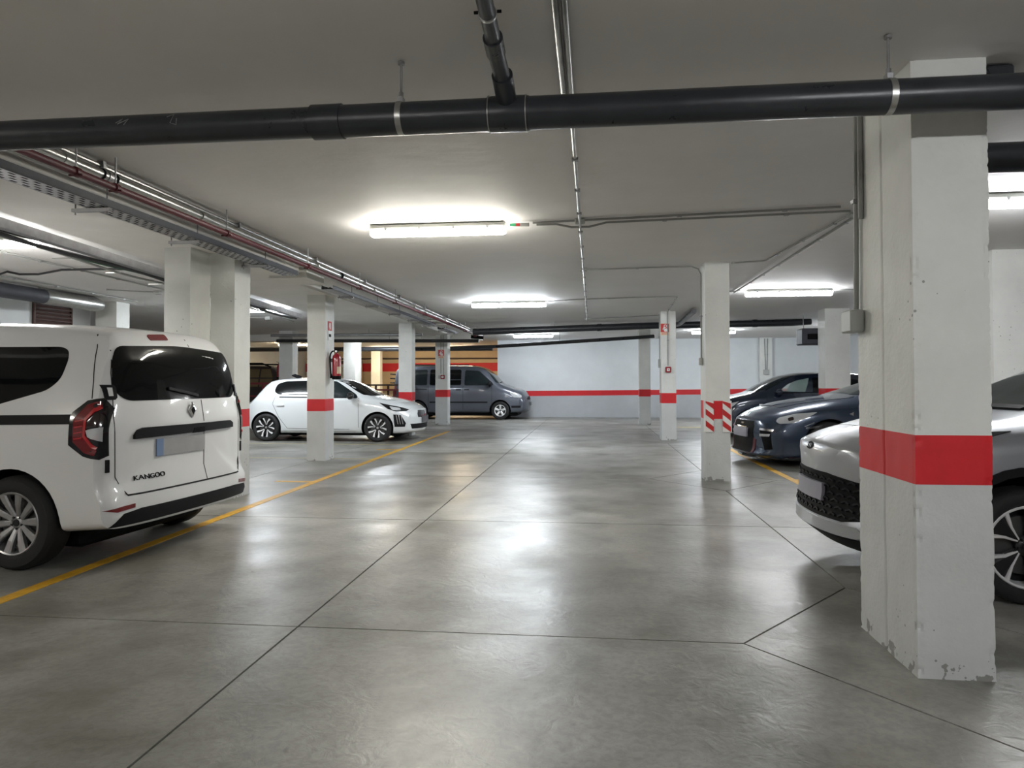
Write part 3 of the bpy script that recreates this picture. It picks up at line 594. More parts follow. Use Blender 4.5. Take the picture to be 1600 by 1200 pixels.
t = empty('garage_door', (-14.6, 35.7, .9)); tag(t, 'pale grey roller door deep behind the dark off-roader', 'door'); 
for k in range(7): MB().bbox(0, 2.6, 0, .05, k * .2, k * .2 + .19, .01).build('panel', 'box_grey', t)
MB().box(-.1, 0, -.05, .08, 0, 1.55).build('frame', 'brown_dark', t); MB().box(2.6, 2.75, -.05, .08, 0, 1.55).build('frame', 'sign_cream', t); MB().box(-.1, 2.75, -.05, .08, 1.42, 1.55).build('frame', 'brown_dark', t)

# ------------------------------------------------------------------ cars
def pchip(xs, ys):
    n = len(xs); h = [xs[i + 1] - xs[i] for i in range(n - 1)]; d = [(ys[i + 1] - ys[i]) / h[i] for i in range(n - 1)]
    m = [d[0]] + [0 if d[i - 1] * d[i] <= 0 else 3 * (h[i - 1] + h[i]) / ((2 * h[i] + h[i - 1]) / d[i - 1] + (h[i] + 2 * h[i - 1]) / d[i]) for i in range(1, n - 1)] + [d[-1]]
    def f(x):
        i = max(0, min(n - 2, next((k for k in range(n - 1) if x <= xs[k + 1]), n - 2))); t = (x - xs[i]) / h[i]; t2, t3 = t * t, t * t * t
        return (2 * t3 - 3 * t2 + 1) * ys[i] + (t3 - 2 * t2 + t) * h[i] * m[i] + (-2 * t3 + 3 * t2) * ys[i + 1] + (t3 - t2) * h[i] * m[i + 1]
    return f
def sstep(a, b, x): t = max(0, min(1, (x - a) / (b - a))); return t * t * (3 - 2 * t)

class Car:
    """local frame: +x is the nose, origin on the ground below the middle; keys are measured from the nose"""
    def __init__(s, name, label, L_, loc, rz, paint, keys, arches, deform=None, cuts=(), crown=.02, cat='car'):
        s.L = L_; s.t = empty(name, loc, rz); tag(s.t, label, cat, 'parked vehicles'); s.paint = paint
        xs = [k[0] for k in keys]; fs = [pchip(xs, [k[i] for k in keys]) for i in range(1, 8)]; s.fs = fs
        D = sorted(set([round(L_ * i / 64, 4) for i in range(65)] + [round(x, 4) for x in xs]))
        rings = []
        def ring(d):
            zb, zl, ze, zt, w_, we, wt = [f(d) for f in fs]; h = zt - ze
            half = [(0, zb), (.78 * w_, zb), (.95 * w_, zb + .015), (w_ * .992, zb + .09), (w_, zl), ((w_ + we) / 2 + .012, ze - (ze - zl) * .25), (we, ze),
                    (we * .5 + wt * .5 + .012, ze + h * .5), (wt + .012, zt - .16 * h), (wt - .05, zt - .02 * h), (.5 * wt, zt + crown * .7), (0, zt + crown)]
            half = chaikin(half, 2); x = L_ / 2 - d
            return [(x, y, z) for y, z in half] + [(x, -y, z) for y, z in half[-2:0:-1]]
        rings = [ring(d) for d in D]
        def cap(r, sg):
            cz = sum(p[2] for p in r) / len(r); out = []
            for k, dx in ((.985, .010), (.955, .022), (.90, .031), (.75, .040), (.5, .046), (.25, .05)): out.append([(p[0] + sg * dx, p[1] * k, cz + (p[2] - cz) * k) for p in r])
            return out, (r[0][0] + sg * .052, 0, cz)
        cf, vf = cap(rings[0], 1); cr, vr = cap(rings[-1], -1)
        allr = cf[::-1] + rings + cr; n = len(allr[0]); v = [p for r in allr for p in r]; m = len(allr)
        f = [(i * n + k, i * n + (k + 1) % n, (i + 1) * n + (k + 1) % n, (i + 1) * n + k) for i in range(m - 1) for k in range(n)]
        v += [vf, vr]; a, b = m * n, m * n + 1
        f += [(a, (k + 1) % n, k) for k in range(n)] + [(b, (m - 1) * n + k, (m - 1) * n + (k + 1) % n) for k in range(n)]
        if deform: v = [deform(*p) for p in v]
        mb = MB().add(v, f); me = mb.mesh('body', [paint, 'black'])
        s.bvh = BVHTree.FromPolygons([Vector(p) for p in v], f)
        s.wmax = max(p[1] for p in v)
        # wheel arches and see-through side windows are cut out of the shell
        cut = MB()
        for (d, r, zc_) in arches:
            for sg in (1, -1):
                cut.lathe([(.0001, -.2), (r, -.2), (r, .3), (.0001, .3)], 40, M=Matrix.Translation((L_ / 2 - d, sg * (s.wmax - .07), zc_)) @ Matrix.Rotation(R(-90 * sg), 4, 'X'))
        bodies = [cut]
        for poly in cuts:
            c2 = MB(); n2 = len(poly); vv = [(x, -1.2, z) for x, z in poly] + [(x, 1.2, z) for x, z in poly]
            c2.add(vv, [tuple(range(n2)), tuple(range(n2, 2 * n2))[::-1]] + [(i, n2 + i, n2 + (i + 1) % n2, (i + 1) % n2) for i in range(n2)]); bodies.append(c2)
        o = link('body', me, s.t); tmp = []
        for bd in bodies:
            cm = bd.mesh('cutter', 'black'); bm = bmesh.new(); bm.from_mesh(cm); bmesh.ops.remove_doubles(bm, verts=bm.verts, dist=1e-3); bmesh.ops.recalc_face_normals(bm, faces=bm.faces); bm.to_mesh(cm); bm.free()
            co = bpy.data.objects.new('cutter', cm); C.objects.link(co); co.parent = s.t; tmp.append(co)
            md = o.modifiers.new('cut', 'BOOLEAN'); md.operation = 'DIFFERENCE'; md.solver = 'EXACT'; md.object = co; md.material_mode = 'TRANSFER'
        bpy.context.view_layer.update(); dg = bpy.context.evaluated_depsgraph_get()
        nm = bpy.data.meshes.new_from_object(o.evaluated_get(dg), depsgraph=dg)
        o.modifiers.clear(); o.data = nm; smooth_mesh(nm, 32)
        for co in tmp: bpy.data.objects.remove(co)
        s.body = o
        zb = min(k[1] for k in keys); MB().bbox(-L_ / 2 + .35, L_ / 2 - .35, -s.wmax + .24, s.wmax - .24, min(.13, zb - .02), zb + .12, .03).build('underbody', 'black', s.t)
    def hit(s, ax, a, b, off):
        big = 6
        if ax[1] == 'y': o, d = Vector((a, big if ax[0] == '+' else -big, b)), Vector((0, -1 if ax[0] == '+' else 1, 0))
        elif ax[1] == 'x': o, d = Vector((big if ax[0] == '+' else -big, a, b)), Vector((-1 if ax[0] == '+' else 1, 0, 0))
        else: o, d = Vector((a, b, big)), Vector((0, 0, -1))
        h = s.bvh.ray_cast(o, d)
        if h[0] is None:
            q = o + d * (big - (s.wmax if ax[1] == 'y' else s.L / 2)); h = s.bvh.find_nearest(q); 
        nn = h[1]; nn = nn if nn.dot(d) < 0 else -nn
        return h[0] + nn * off, nn
    def patch(s, name, m, ax, poly, off=.004, thick=.012, res=.05, rnd=0, parent=None, label=None):
        """a shaped panel lying on the shell: outline given in the plane seen along ax, wrapped onto the body"""
        if rnd: poly = roundpoly(poly, rnd)
        bm = bmesh.new(); vs = [bm.verts.new((p[0], p[1], 0)) for p in poly]; bm.faces.new(vs)
        for i in (0, 1):
            lo, hi = min(p[i] for p in poly), max(p[i] for p in poly); k = max(1, int((hi - lo) / res))
            for j in range(1, k):
                co = [0, 0, 0]; co[i] = lo + (hi - lo) * j / k; no = [0, 0, 0]; no[i] = 1
                bmesh.ops.bisect_plane(bm, geom=bm.verts[:] + bm.edges[:] + bm.faces[:], plane_co=co, plane_no=no)
        bmesh.ops.triangulate(bm, faces=[f for f in bm.faces if len(f.verts) > 4])
        bm.verts.index_update(); pts = []; ins = []
        for v in bm.verts:
            p, nn = s.hit(ax, v.co.x, v.co.y, off); pts.append(p); ins.append(p - nn * thick)
        fs = [[v.index for v in f.verts] for f in bm.faces]; be = [[v.index for v in e.verts] for e in bm.edges if len(e.link_faces) == 1]; n = len(pts); bm.free()
        mb = MB(); mb.add(pts + ins, fs + [[i + n for i in f[::-1]] for f in fs] + [(a, b, b + n, a + n) for a, b in be])
        o = mb.build(name, m, parent or s.t, True, 40)
        if label: o['label'] = label
        return o
    def strip(s, name, m, ax, pts, wd=.008, off=.0015, thick=.01, res=.06, parent=None):
        """a narrow seam or trim line following the shell"""
        fine = []
        for a, b in zip(pts, pts[1:]):
            k = max(1, int(math.dist(a, b) / res)); fine += [tuple(p + (q - p) * j / k for p, q in zip(a, b)) for j in range(k)]
        fine.append(pts[-1]); L1 = []; 
        for i, p in enumerate(fine):
            a, b = fine[max(0, i - 1)], fine[min(len(fine) - 1, i + 1)]; d = Vector((b[0] - a[0], b[1] - a[1])).normalized(); n2 = Vector((-d.y, d.x)) * wd / 2
            for sg in (1, -1):
                q, nn = s.hit(ax, p[0] + n2.x * sg, p[1] + n2.y * sg, off); L1 += [q, q - nn * thick]
        n = len(fine); f = []
        for i in range(n - 1):
            a = i * 4; b = a + 4; f += [(a, b, b + 2, a + 2), (a, a + 1, b + 1, b), (a + 2, b + 2, b + 3, a + 3), (a + 1, a + 3, b + 3, b + 1)]
        f += [(0, 2, 3, 1), ((n - 1) * 4, (n - 1) * 4 + 1, (n - 1) * 4 + 3, (n - 1) * 4 + 2)]
        return MB().add(L1, f).build(name, m, parent or s.t, True, 40)
    def text(s, txt, m, ax, a, b, size, sx=1.3, name='lettering', flip=1):
        cu = bpy.data.curves.new('txt', 'FONT'); cu.body = txt; cu.size = size; cu.extrude = .003; o = bpy.data.objects.new('txt', cu); C.objects.link(o)
        bpy.context.view_layer.update(); dg = bpy.context.evaluated_depsgraph_get(); me = bpy.data.meshes.new_from_object(o.evaluated_get(dg), depsgraph=dg); bpy.data.objects.remove(o)
        for v in me.vertices:
            p, nn = s.hit(ax, a + flip * v.co.x * sx, b + v.co.y, .004 + v.co.z); v.co = p
        me.materials.clear(); me.materials.append(MATS[m]); me.name = name
        return link(name, me, s.t)
    def wheels(s, axles, R_, W_, rimR, yo, style, z=None):
        cache = {}
        for d in axles:
            for sg in (1, -1):
                make_wheel(s.t, (s.L / 2 - d, sg * yo, R_), sg, R_, W_, rimR, style, cache)

def make_wheel(parent, loc, sg, Rr, W_, rr, style, cache):
    if not cache:
        h = W_ / 2
        tp = [(rr, -h + .01), (rr + .02, -h), (Rr - .03, -h + .002), (Rr - .008, -h + .022), (Rr, -h + .05), (Rr, h - .05), (Rr - .008, h - .022), (Rr - .03, h - .002), (rr + .03, h), (rr + .004, h - .008), (rr - .004, h - .02)]
        cache['tyre'] = MB().lathe(tp, 40, closed=True).mesh('tyre', 'tyre', True, 40)
        n, w0, w1, kind, mm, lip, rot, depth = style
        rp = [(rr + .004, h - .010), (rr - .002, h - .004), (rr - .012, h - .008), (rr - .018, h - .03), (rr - .025, -h + .02), (.06, -h + .02)]
        cache['rim'] = MB().lathe(rp, 40).mesh('rim', lip, True, 40)
        for p in cache['rim'].polygons: pass
        cache['disc'] = MB().lathe([(.05, h - .1), (rr * .72, h - .1), (rr * .72, h - .085), (.05, h - .085)], 28).mesh('brake_disc', 'disc')
        cache['back'] = MB().lathe([(.001, h - .115), (rr - .02, h - .115)], 28).mesh('wheel_well_shade', 'rim_dark')
        zf, zh = h - .014, h - depth
        def blade(a0, a1, wi, wo, ri, ro, t):
            v = []
            for (r, a, w_, zz) in ((ri, a0, wi, zh), ((ri + ro) / 2, (a0 + a1) / 2, (wi + wo) / 2, (zf + zh) / 2 + .006), (ro, a1, wo, zf)):
                c, s_ = math.cos(a), math.sin(a)
                for (yy, dz) in ((-w_ / 2, -.004), (-w_ * .3, .004), (w_ * .3, .004), (w_ / 2, -.004), (w_ / 2, -t), (-w_ / 2, -t)): v.append((r * c - yy * s_, r * s_ + yy * c, zz + dz))
            f = [(i * 6 + k, i * 6 + (k + 1) % 6, i * 6 + 6 + (k + 1) % 6, i * 6 + 6 + k) for i in range(2) for k in range(6)] + [tuple(range(6))[::-1], tuple(range(12, 18))]
            return v, f
        sp = []
        for k in range(n):
            a = rot + 2 * math.pi * k / n
            mb = MB()
            if kind == 'single': mb.add(*blade(a, a, w0, w1, .045, rr - .012, .03))
            if kind == 'twist': mb.add(*blade(a, a + .12, w0, w1, .045, rr - .012, .03))
            if kind == 'pair':
                for q in (-1, 1): mb.add(*blade(a + q * .05, a + q * .30 * 5 / n, w0, w1, .045, rr - .012, .03))
            if kind == 'wedge': 
                mb.add(*blade(a, a, w0, w1 * 2.6, .05, rr - .014, .03), 0)
                for q in (-1, 1):
                    v, f = blade(a + q * .10, a + q * .36, w0 * .35, w1 * .55, .06, rr - .012, .02); mb.add([(x, y, z + .004) for x, y, z in v], f, 1)
            sp.append(mb.mesh('spoke', mm if isinstance(mm, list) else [mm]))
        cache['spokes'] = sp
        hub = MB().lathe([(.001, zh + .006), (.028, zh + .006), (.034, zh), (.06, zh - .004), (.062, zh - .03)], 20).mesh('hub', (mm[0] if isinstance(mm, list) else mm), True, 40)
        cache['hub'] = hub
        cache['cap'] = MB().lathe([(.001, zh + .012), (.024, zh + .012), (.027, zh + .004)], 16).mesh('centre_cap', 'rim_dark' if 'dark' not in lip else 'rim_silver', True)
        nb = MB()
        cache['nut'] = MB().lathe([(.001, .01), (.008, .01), (.009, 0)], 6).mesh('wheel_nut', 'rim_dark'); cache['zh'] = zh
    wh = link('wheel', cache['tyre'], parent); wh.location = loc; wh.rotation_euler = (R(-90) if sg > 0 else R(90), 0, 0); wh['label'] = 'black tyre on a spoked rim'
    link('rim', cache['rim'], wh); link('brake_disc', cache['disc'], wh); link('wheel_well_shade_disc', cache['back'], wh)
    for m in cache['spokes']: link('spoke', m, wh)
    link('hub', cache['hub'], wh); link('centre_cap', cache['cap'], wh)
    for k in range(5):
        a = 2 * math.pi * k / 5 + .3; o = link('wheel_nut', cache['nut'], wh); o.location = (.044 * math.cos(a), .044 * math.sin(a), cache['zh'] - .002)
    return wh

def mirror_shell(c, side, x, z, sx=.14, sz=.10, m='black_plastic'):
    y = c.wmax + .02
    prof = [(0, -1, 0), (1, -.7, 0)]
    bm = bmesh.new(); bmesh.ops.create_uvsphere(bm, u_segments=14, v_segments=8, radius=1)
    for v in bm.verts: v.co = (x + v.co.x * sx * (.8 if v.co.x > 0 else .45), side * (y + .02) + v.co.y * .10, z + v.co.z * sz)
    me = bpy.data.meshes.new('door_mirror'); bm.to_mesh(me); bm.free(); me.materials.append(MATS[m]); smooth_mesh(me, 60); o = link('door_mirror', me, c.t)
    MB().tube([(x + .02, side * (y - .14), z - sz * .5), (x, side * y, z - sz * .4)], .025, 8).build('mirror_stalk', 'black_plastic', o, True); return o

# ---- white panel van (rear towards the aisle)
KL = 4.486
def kdef(x, y, z):
    r = sstep(-KL / 2 + .75, -KL / 2, x)           # 1 at the tail
    x += r * (.16 * max(0, z - 1.0) ** 1.15 + .10 * sstep(1.52, 1.85, z) - .055 * sstep(.60, .48, z) + .06 * (abs(y) / .93) ** 4 + .03 * (abs(y) / .9) ** 2)
    f = sstep(KL / 2 - .8, KL / 2, x); x -= f * .28 * (abs(y) / .9) ** 2.2
    return (x, y, z)
kk = [(0, .3, .5, .72, .86, .80, .74, .58), (.12, .25, .5, .85, .98, .86, .80, .62), (.45, .24, .55, .98, 1.08, .91, .85, .66), (.95, .24, .6, 1.08, 1.2, .925, .88, .66), (1.25, .24, .6, 1.10, 1.42, .93, .895, .64), (1.65, .24, .6, 1.12, 1.70, .93, .90, .66),
      (2.0, .24, .62, 1.12, 1.79, .93, .905, .69), (3.0, .24, .64, 1.14, 1.80, .93, .91, .70), (3.9, .25, .64, 1.14, 1.77, .93, .91, .70), (4.3, .28, .64, 1.13, 1.745, .925, .90, .69), (4.45, .29, .62, 1.13, 1.73, .905, .875, .67)]
KX = -3.245
kan = Car('panel_van', 'white panel van parked nose-in on the left, its closed rear doors towards the aisle', KL, (-5.53, 5.65, 0), math.pi - R(4.4), 'paint_white', kk, [(.93, .395, .33), (KL - .725, .395, .33)], kdef, crown=.022, cat='van')
def kx(x): return -KL / 2 + x + .02
S = 1
for sg in (1, -1):
    a = '+y' if sg > 0 else '-y'
    kan.patch('side_window', 'glass_dark', a, [(kx(x), z) for x, z in ((1.28, 1.60), (.47, 1.595), (.40, 1.57), (.375, 1.50), (.385, 1.36), (.47, 1.28), (.9, 1.165), (1.28, 1.12))], .003, rnd=.06)
    kan.patch('side_window', 'glass_dark', a, [(kx(x), z) for x, z in ((2.3, 1.60), (1.36, 1.60), (1.36, 1.12), (2.3, 1.08))], .003, rnd=.06)
    kan.patch('side_window', 'glass_dark', a, [(kx(x), z) for x, z in ((2.75, 1.58), (2.38, 1.60), (2.38, 1.08), (3.35, 1.06), (3.3, 1.14))], .003, rnd=.06)
    kan.patch('side_moulding', 'black_plastic', a, [(kx(x), z) for x, z in ((2.4, 1.075), (.22, 1.11), (.22, 1.045), (2.4, 1.005))], .010, .02)
    kan.strip('panel_seam', 'gap', a, [(kx(.25), 1.69), (kx(.20), 1.59), (kx(.14), 1.34), (kx(.12), 1.22)], .007)
    for xx in (1.33, 2.34): kan.strip('panel_seam', 'gap', a, [(kx(xx), 1.68), (kx(xx), .4)], .006)
    tl = kan.patch('tail_light', 'black_gloss', a, [(kx(x), z) for x, z in ((.235, 1.10), (.225, 1.125), (.14, 1.205), (.05, 1.222), (.016, 1.15), (.012, .82), (.04, .795), (.13, .82), (.235, .90))], .012, .03, .03)
    kan.patch('lens', 'lens_red', a, [(kx(x), z) for x, z in ((.205, 1.08), (.135, 1.175), (.06, 1.20), (.05, 1.16), (.115, 1.10), (.115, .94), (.05, .86), (.06, .825), (.12, .845), (.20, .92))], .017, .012, .03, 0, tl)
    kan.patch('light_guide', 'lens_redbright', a, [(kx(x), z) for x, z in ((.132, 1.08), (.06, 1.17), (.048, 1.15), (.115, 1.07), (.115, .965), (.048, .885), (.055, .865), (.132, .955))], .022, .010, .02, 0, tl)
    kan.patch('reversing_lens', 'lens_clear', a, [(kx(x), z) for x, z in ((.115, 1.0), (.03, 1.02), (.03, .92), (.10, .955))], .018, .01, .02, 0, tl)
    kan.patch('upper_lens', 'lens_dark', a, [(kx(x), z) for x, z in ((.11, 1.06), (.035, 1.14), (.032, 1.03), (.115, 1.01))], .018, .01, .02, 0, tl)
    for j in range(4): kan.strip('lens_rib', 'lens_redbright', a, [(kx(.195), 1.06 - j * .04), (kx(.14), 1.07 - j * .04)], .008, .018, .01, .03, tl)
    hg = kan.patch('door_hinge', 'black_plastic', '-x', [(sg * y, z) for y, z in ((.815, 1.315), (.75, 1.315), (.735, 1.30), (.735, 1.225), (.75, 1.21), (.815, 1.21))], .012, .03, .03)
    kan.patch('hinge_insert', 'paint_white', '-x', [(sg * y, z) for y, z in ((.79, 1.295), (.762, 1.295), (.762, 1.235), (.79, 1.235))], .016, .008, .03, 0, hg)
    kan.patch('lower_hinge', 'black_plastic', '-x', [(sg * y, z) for y, z in ((.84, .79), (.815, .79), (.815, .70), (.84, .70))], .012, .02, .03)
    kan.patch('rear_reflector', 'lens_red', '-x', [(sg * y, z) for y, z in ((.89, .440), (.66, .462), (.66, .432), (.80, .418))], .004, .01, .03)
    kan.patch('headlight', 'lens_clear', '+x', [(sg * y, z) for y, z in ((.45, .80), (.78, .92), (.80, .74), (.5, .70))], .006, rnd=.06)
    mirror_shell(kan, sg, KL / 2 - 1.55, 1.12)
kan.patch('rear_window', 'glass_dark', '-x', [(.66, 1.60), (.0, 1.63), (-.66, 1.60), (-.72, 1.5), (-.76, 1.28), (-.66, 1.20), (.66, 1.20), (.76, 1.28), (.72, 1.5)], .004, rnd=.12)
wp = kan.strip('rear_wiper', 'black_plastic', '-x', [(-.10, 1.225), (.25, 1.285)], .022, .02, .015)
kan.patch('windscreen', 'glass_dark', '+x', [(-.62, 1.62), (.62, 1.62), (.76, 1.2), (-.76, 1.2)], .004, rnd=.06)
kan.patch('front_grille', 'black_gloss', '+x', [(-.42, .76), (.42, .76), (.40, .58), (-.40, .58)], .005)
bar = kan.patch('handle_bar', 'black_plastic', '-x', [(.60, .985), (.55, 1.0), (-.55, .998), (-.60, .975), (-.60, .935), (.63, .922), (.63, .95)], .022, .05, .05)
kan.patch('handle_recess', 'black', '-x', [(.0, .965), (-.14, .97), (-.14, .925), (.02, .925)], .0245, .01, .05, 0, bar)
pl = kan.patch('number_plate', 'plate_grey', '-x', [(.42, .905), (-.16, .905), (-.16, .775), (.42, .775)], .010, .012)
kan.patch('blue_strip', 'plate_blue', '-x', [(.42, .905), (.35, .905), (.35, .775), (.42, .775)], .0125, .008, .05, 0, pl)
br = kan.patch('brake_light', 'lens_red', '-x', [(.30, 1.705), (.08, 1.72), (.08, 1.672), (.30, 1.66)], .006, .015, .03, .02)
kan.strip('door_split', 'gap', '-x', [(-.145, 1.76), (-.15, 1.63)], .008); kan.strip('door_split', 'gap', '-x', [(-.15, 1.19), (-.16, 1.01)], .008); kan.strip('door_split', 'gap', '-x', [(-.16, .92), (-.165, .525)], .008)
kan.strip('door_seam', 'gap', '-x', [(.70, .525), (-.70, .525)], .012, .003)
for sg in (1, -1): kan.strip('door_seam', 'gap', '-x', [(sg * .70, .525), (sg * .77, .66), (sg * .775, 1.1), (sg * .745, 1.4), (sg * .70, 1.57)], .006)
kan.patch('rear_bumper_skirt', 'black_plastic', '-x', [(.84, .315), (.75, .40), (.60, .42), (-.60, .42), (-.78, .41), (-.86, .32)], .006, .02, .05)
kan.text('KANGOO', 'black', '-x', .63, .618, .05, 1.35, flip=-1)
lg = MB()
p0, nn = kan.hit('-x', 0, 1.11, .006)
def rhomb(w_, h_, x): return [(x, -w_, 0), (x, 0, h_), (x, w_, 0), (x, 0, -h_)]
V = [(p0.x - q[0], p0.y + q[1], 1.11 + q[2]) for q in rhomb(.048, .064, 0) + rhomb(.048, .064, .012) + rhomb(.028, .040, .018) + rhomb(.028, .040, 0)]
lg.add(V, [(4 * r + i, 4 * r + (i + 1) % 4, 4 * r + 4 + (i + 1) % 4, 4 * r + 4 + i) for r in range(3) for i in range(4)]); em_ = lg.build('diamond_emblem', 'chrome', kan.t)
MB().add([(p0.x - .0085, p0.y + q[1], 1.11 + q[2]) for q in rhomb(.028, .040, 0)] + [(p0.x + .01, p0.y + q[1], 1.11 + q[2]) for q in rhomb(.028, .040, 0)], [(0, 1, 2, 3), (4, 7, 6, 5), (0, 4, 5, 1), (1, 5, 6, 2), (2, 6, 7, 3), (3, 7, 4, 0)]).build('emblem_centre', 'gap', em_)
kan.wheels([.93, KL - .725], .335, .215, .222, .82, (10, .034, .062, 'single', 'rim_silver', 'rim_silver', .1, .055))

# ---- white hatchback
HL = 4.055; HX = -3.93
def hdef(x, y, z):
    f = sstep(HL / 2 - .7, HL / 2, x); x -= f * (.30 * (abs(y) / .85) ** 2.4 + .10 * max(0, z - .55)); r = sstep(-HL / 2 + .5, -HL / 2, x); x += r * (.16 * (abs(y) / .85) ** 2.4 + .12 * max(0, z - .6))
    return (x, y, z)
hk = [(0, .22, .42, .60, .72, .72, .68, .56), (.1, .19, .45, .68, .80, .80, .75, .6), (.45, .18, .5, .80, .91, .86, .81, .66), (.95, .18, .52, .91, 1.0, .87, .83, .66), (1.2, .18, .52, .935, 1.10, .87, .835, .62), (1.75, .18, .52, .95, 1.36, .87, .84, .56),
      (2.1, .18, .52, .97, 1.42, .87, .84, .57), (2.7, .18, .52, .99, 1.43, .87, .84, .58), (3.2, .18, .54, 1.02, 1.41, .87, .84, .58), (3.45, .19, .55, 1.02, 1.37, .87, .835, .57), (3.62, .2, .56, 1.0, 1.25, .865, .83, .57), (3.90, .24, .58, .93, 1.0, .84, .80, .62), (4.055, .3, .56, .82, .88, .78, .73, .58)]
hb = Car('hatchback', 'white hatchback facing the aisle, half hidden by the column with the extinguisher', HL, (HX - HL / 2, 16.30, 0), 0, 'paint_white2', hk, [(.84, .365, .315), (3.45, .365, .315)], hdef)
def hx(x): return -HL / 2 + x - .03
for sg in (1, -1):
    a = '+y' if sg > 0 else '-y'
    hb.patch('rear_side_window', 'glass_dark', a, [(hx(x), z) for x, z in ((.82, 1.30), (1.0, 1.36), (1.78, 1.385), (1.80, 1.045), (.92, 1.06), (.80, 1.13))], .003, rnd=.06)
    hb.patch('front_side_window', 'glass_tint', a, [(hx(x), z) for x, z in ((1.86, 1.385), (2.2, 1.36), (2.72, 1.06), (2.78, .985), (1.87, 1.0))], .003, rnd=.06)
    hb.patch('tail_light', 'black_gloss', a, [(hx(x), z) for x, z in ((.04, .98), (.37, 1.02), (.25, .93), (.06, .86))], .006)
    hl = hb.patch('headlight', 'black_gloss', a, [(HL / 2 - d, z) for d, z in ((.80, .875), (.35, .775), (.18, .72), (.22, .69), (.42, .68), (.60, .74))], .006, .015, .03)
    hb.patch('lens', 'lens_clear', a, [(HL / 2 - d, z) for d, z in ((.58, .80), (.36, .755), (.33, .71), (.50, .71))], .010, .008, .03, .03, hl)
    hb.patch('bumper_vent', 'black_plastic', a, [(HL / 2 - d, z) for d, z in ((.48, .62), (.32, .60), (.22, .42), (.24, .34), (.45, .34))], .006, .015, .03)
    for k in range(3): hb.strip('claw_light', 'rim_silver', a, [(HL / 2 - .42 + .05 * k, .60), (HL / 2 - .38 + .05 * k, .40)], .012, .012, .01)
    hb.strip('panel_seam', 'gap', a, [(hx(.86), 1.03), (hx(.80), .85), (hx(.95), .55), (hx(1.15), .30), (hx(2.6), .28)], .007)
    hb.strip('panel_seam', 'gap', a, [(hx(1.83), 1.4), (hx(1.83), .28)], .008); hb.strip('panel_seam', 'gap', a, [(hx(2.8), .98), (hx(2.82), .32)], .008)
    hb.strip('window_trim', 'gap', a, [(hx(.95), 1.005), (hx(2.75), .985)], .02, .005)
    for x in (.99, 2.0): hb.patch('door_handle', 'paint_white2', a, [(hx(x - .09), .835), (hx(x + .09), .84), (hx(x + .09), .81), (hx(x - .09), .805)], .02, .02, .05)
    hb.strip('sill', 'black_plastic', a, [(hx(.98), .215), (hx(2.75), .215)], .05, .004)
    mirror_shell(hb, sg, hx(2.62), 1.03, .13, .085, 'black_gloss')
hb.patch('windscreen', 'glass_dark', '+x', [(-.50, 1.37), (.50, 1.37), (.68, 1.05), (.62, 1.03), (-.62, 1.03), (-.68, 1.05)], .004)
hb.patch('rear_window', 'glass_dark', '-x', [(-.48, 1.33), (.48, 1.33), (.60, 1.02), (-.60, 1.02)], .004)
hb.patch('grille', 'black_gloss', '+x', [(-.40, .70), (.40, .70), (.44, .62), (.42, .54), (-.42, .54), (-.44, .62)], .005)
hb.patch('lower_bumper', 'black_plastic', '+x', [(-.66, .40), (.66, .40), (.62, .29), (-.62, .29)], .006)
hb.patch('number_plate', 'plate_dark', '+x', [(-.28, .56), (.28, .56), (.28, .42), (-.28, .42)], .03, .02)
hb.patch('emblem', 'chrome', '+x', [(-.04, .68), (.04, .68), (.04, .62), (0, .59), (-.04, .62)], .012)
hb.patch('bonnet_seam', 'gap', '+z', [(HL / 2 - .45, -.68), (HL / 2 - .44, -.68), (HL / 2 - .98, -.71), (HL / 2 - .99, -.71)], .002)
bm_ = MB().tube([(hx(1.1), 0, 1.44), (hx(.95), 0, 1.50), (hx(.88), 0, 1.50)], [.05, .04, .015], 8).build('roof_aerial', 'black', hb.t, True)
hb.wheels([.84, 3.45], .315, .205, .228, .775, (5, .045, .085, 'wedge', ['rim_dark', 'rim_bright'], 'rim_dark', .2, .05))

# ---- grey people carrier at the far wall
VL = 4.89; VX = -2.30
def vdef(x, y, z):
    f = sstep(VL / 2 - .8, VL / 2, x); x -= f * (.24 * (abs(y) / .93) ** 2.4 + .06 * max(0, z - .6)); r = sstep(-VL / 2 + .5, -VL / 2, x); x += r * (.10 * (abs(y) / .93) ** 3 + .10 * max(0, z - 1.0))
    return (x, y, z)
vk = [(0, .3, .5, .72, .82, .82, .78, .62), (.08, .25, .5, .85, .97, .88, .84, .68), (.55, .24, .55, 1.02, 1.12, .93, .88, .74), (.95, .24, .6, 1.12, 1.27, .95, .91, .74), (1.25, .24, .62, 1.16, 1.58, .95, .92, .72), (1.6, .24, .62, 1.2, 1.84, .95, .925, .74),
      (2.0, .24, .62, 1.22, 1.92, .95, .925, .76), (3.5, .24, .62, 1.24, 1.94, .95, .925, .77), (4.5, .25, .62, 1.24, 1.92, .95, .92, .76), (4.8, .3, .62, 1.22, 1.87, .93, .90, .74), (4.89, .33, .62, 1.2, 1.80, .90, .87, .72)]
vn = Car('passenger_van', 'dark grey passenger van parked sideways along the far wall', VL, (VX - VL / 2, 25.97, 0), 0, 'paint_vangrey', vk, [(.95, .38, .33), (3.95, .38, .33)], vdef, cat='van')
def vx(d): return VL / 2 - d
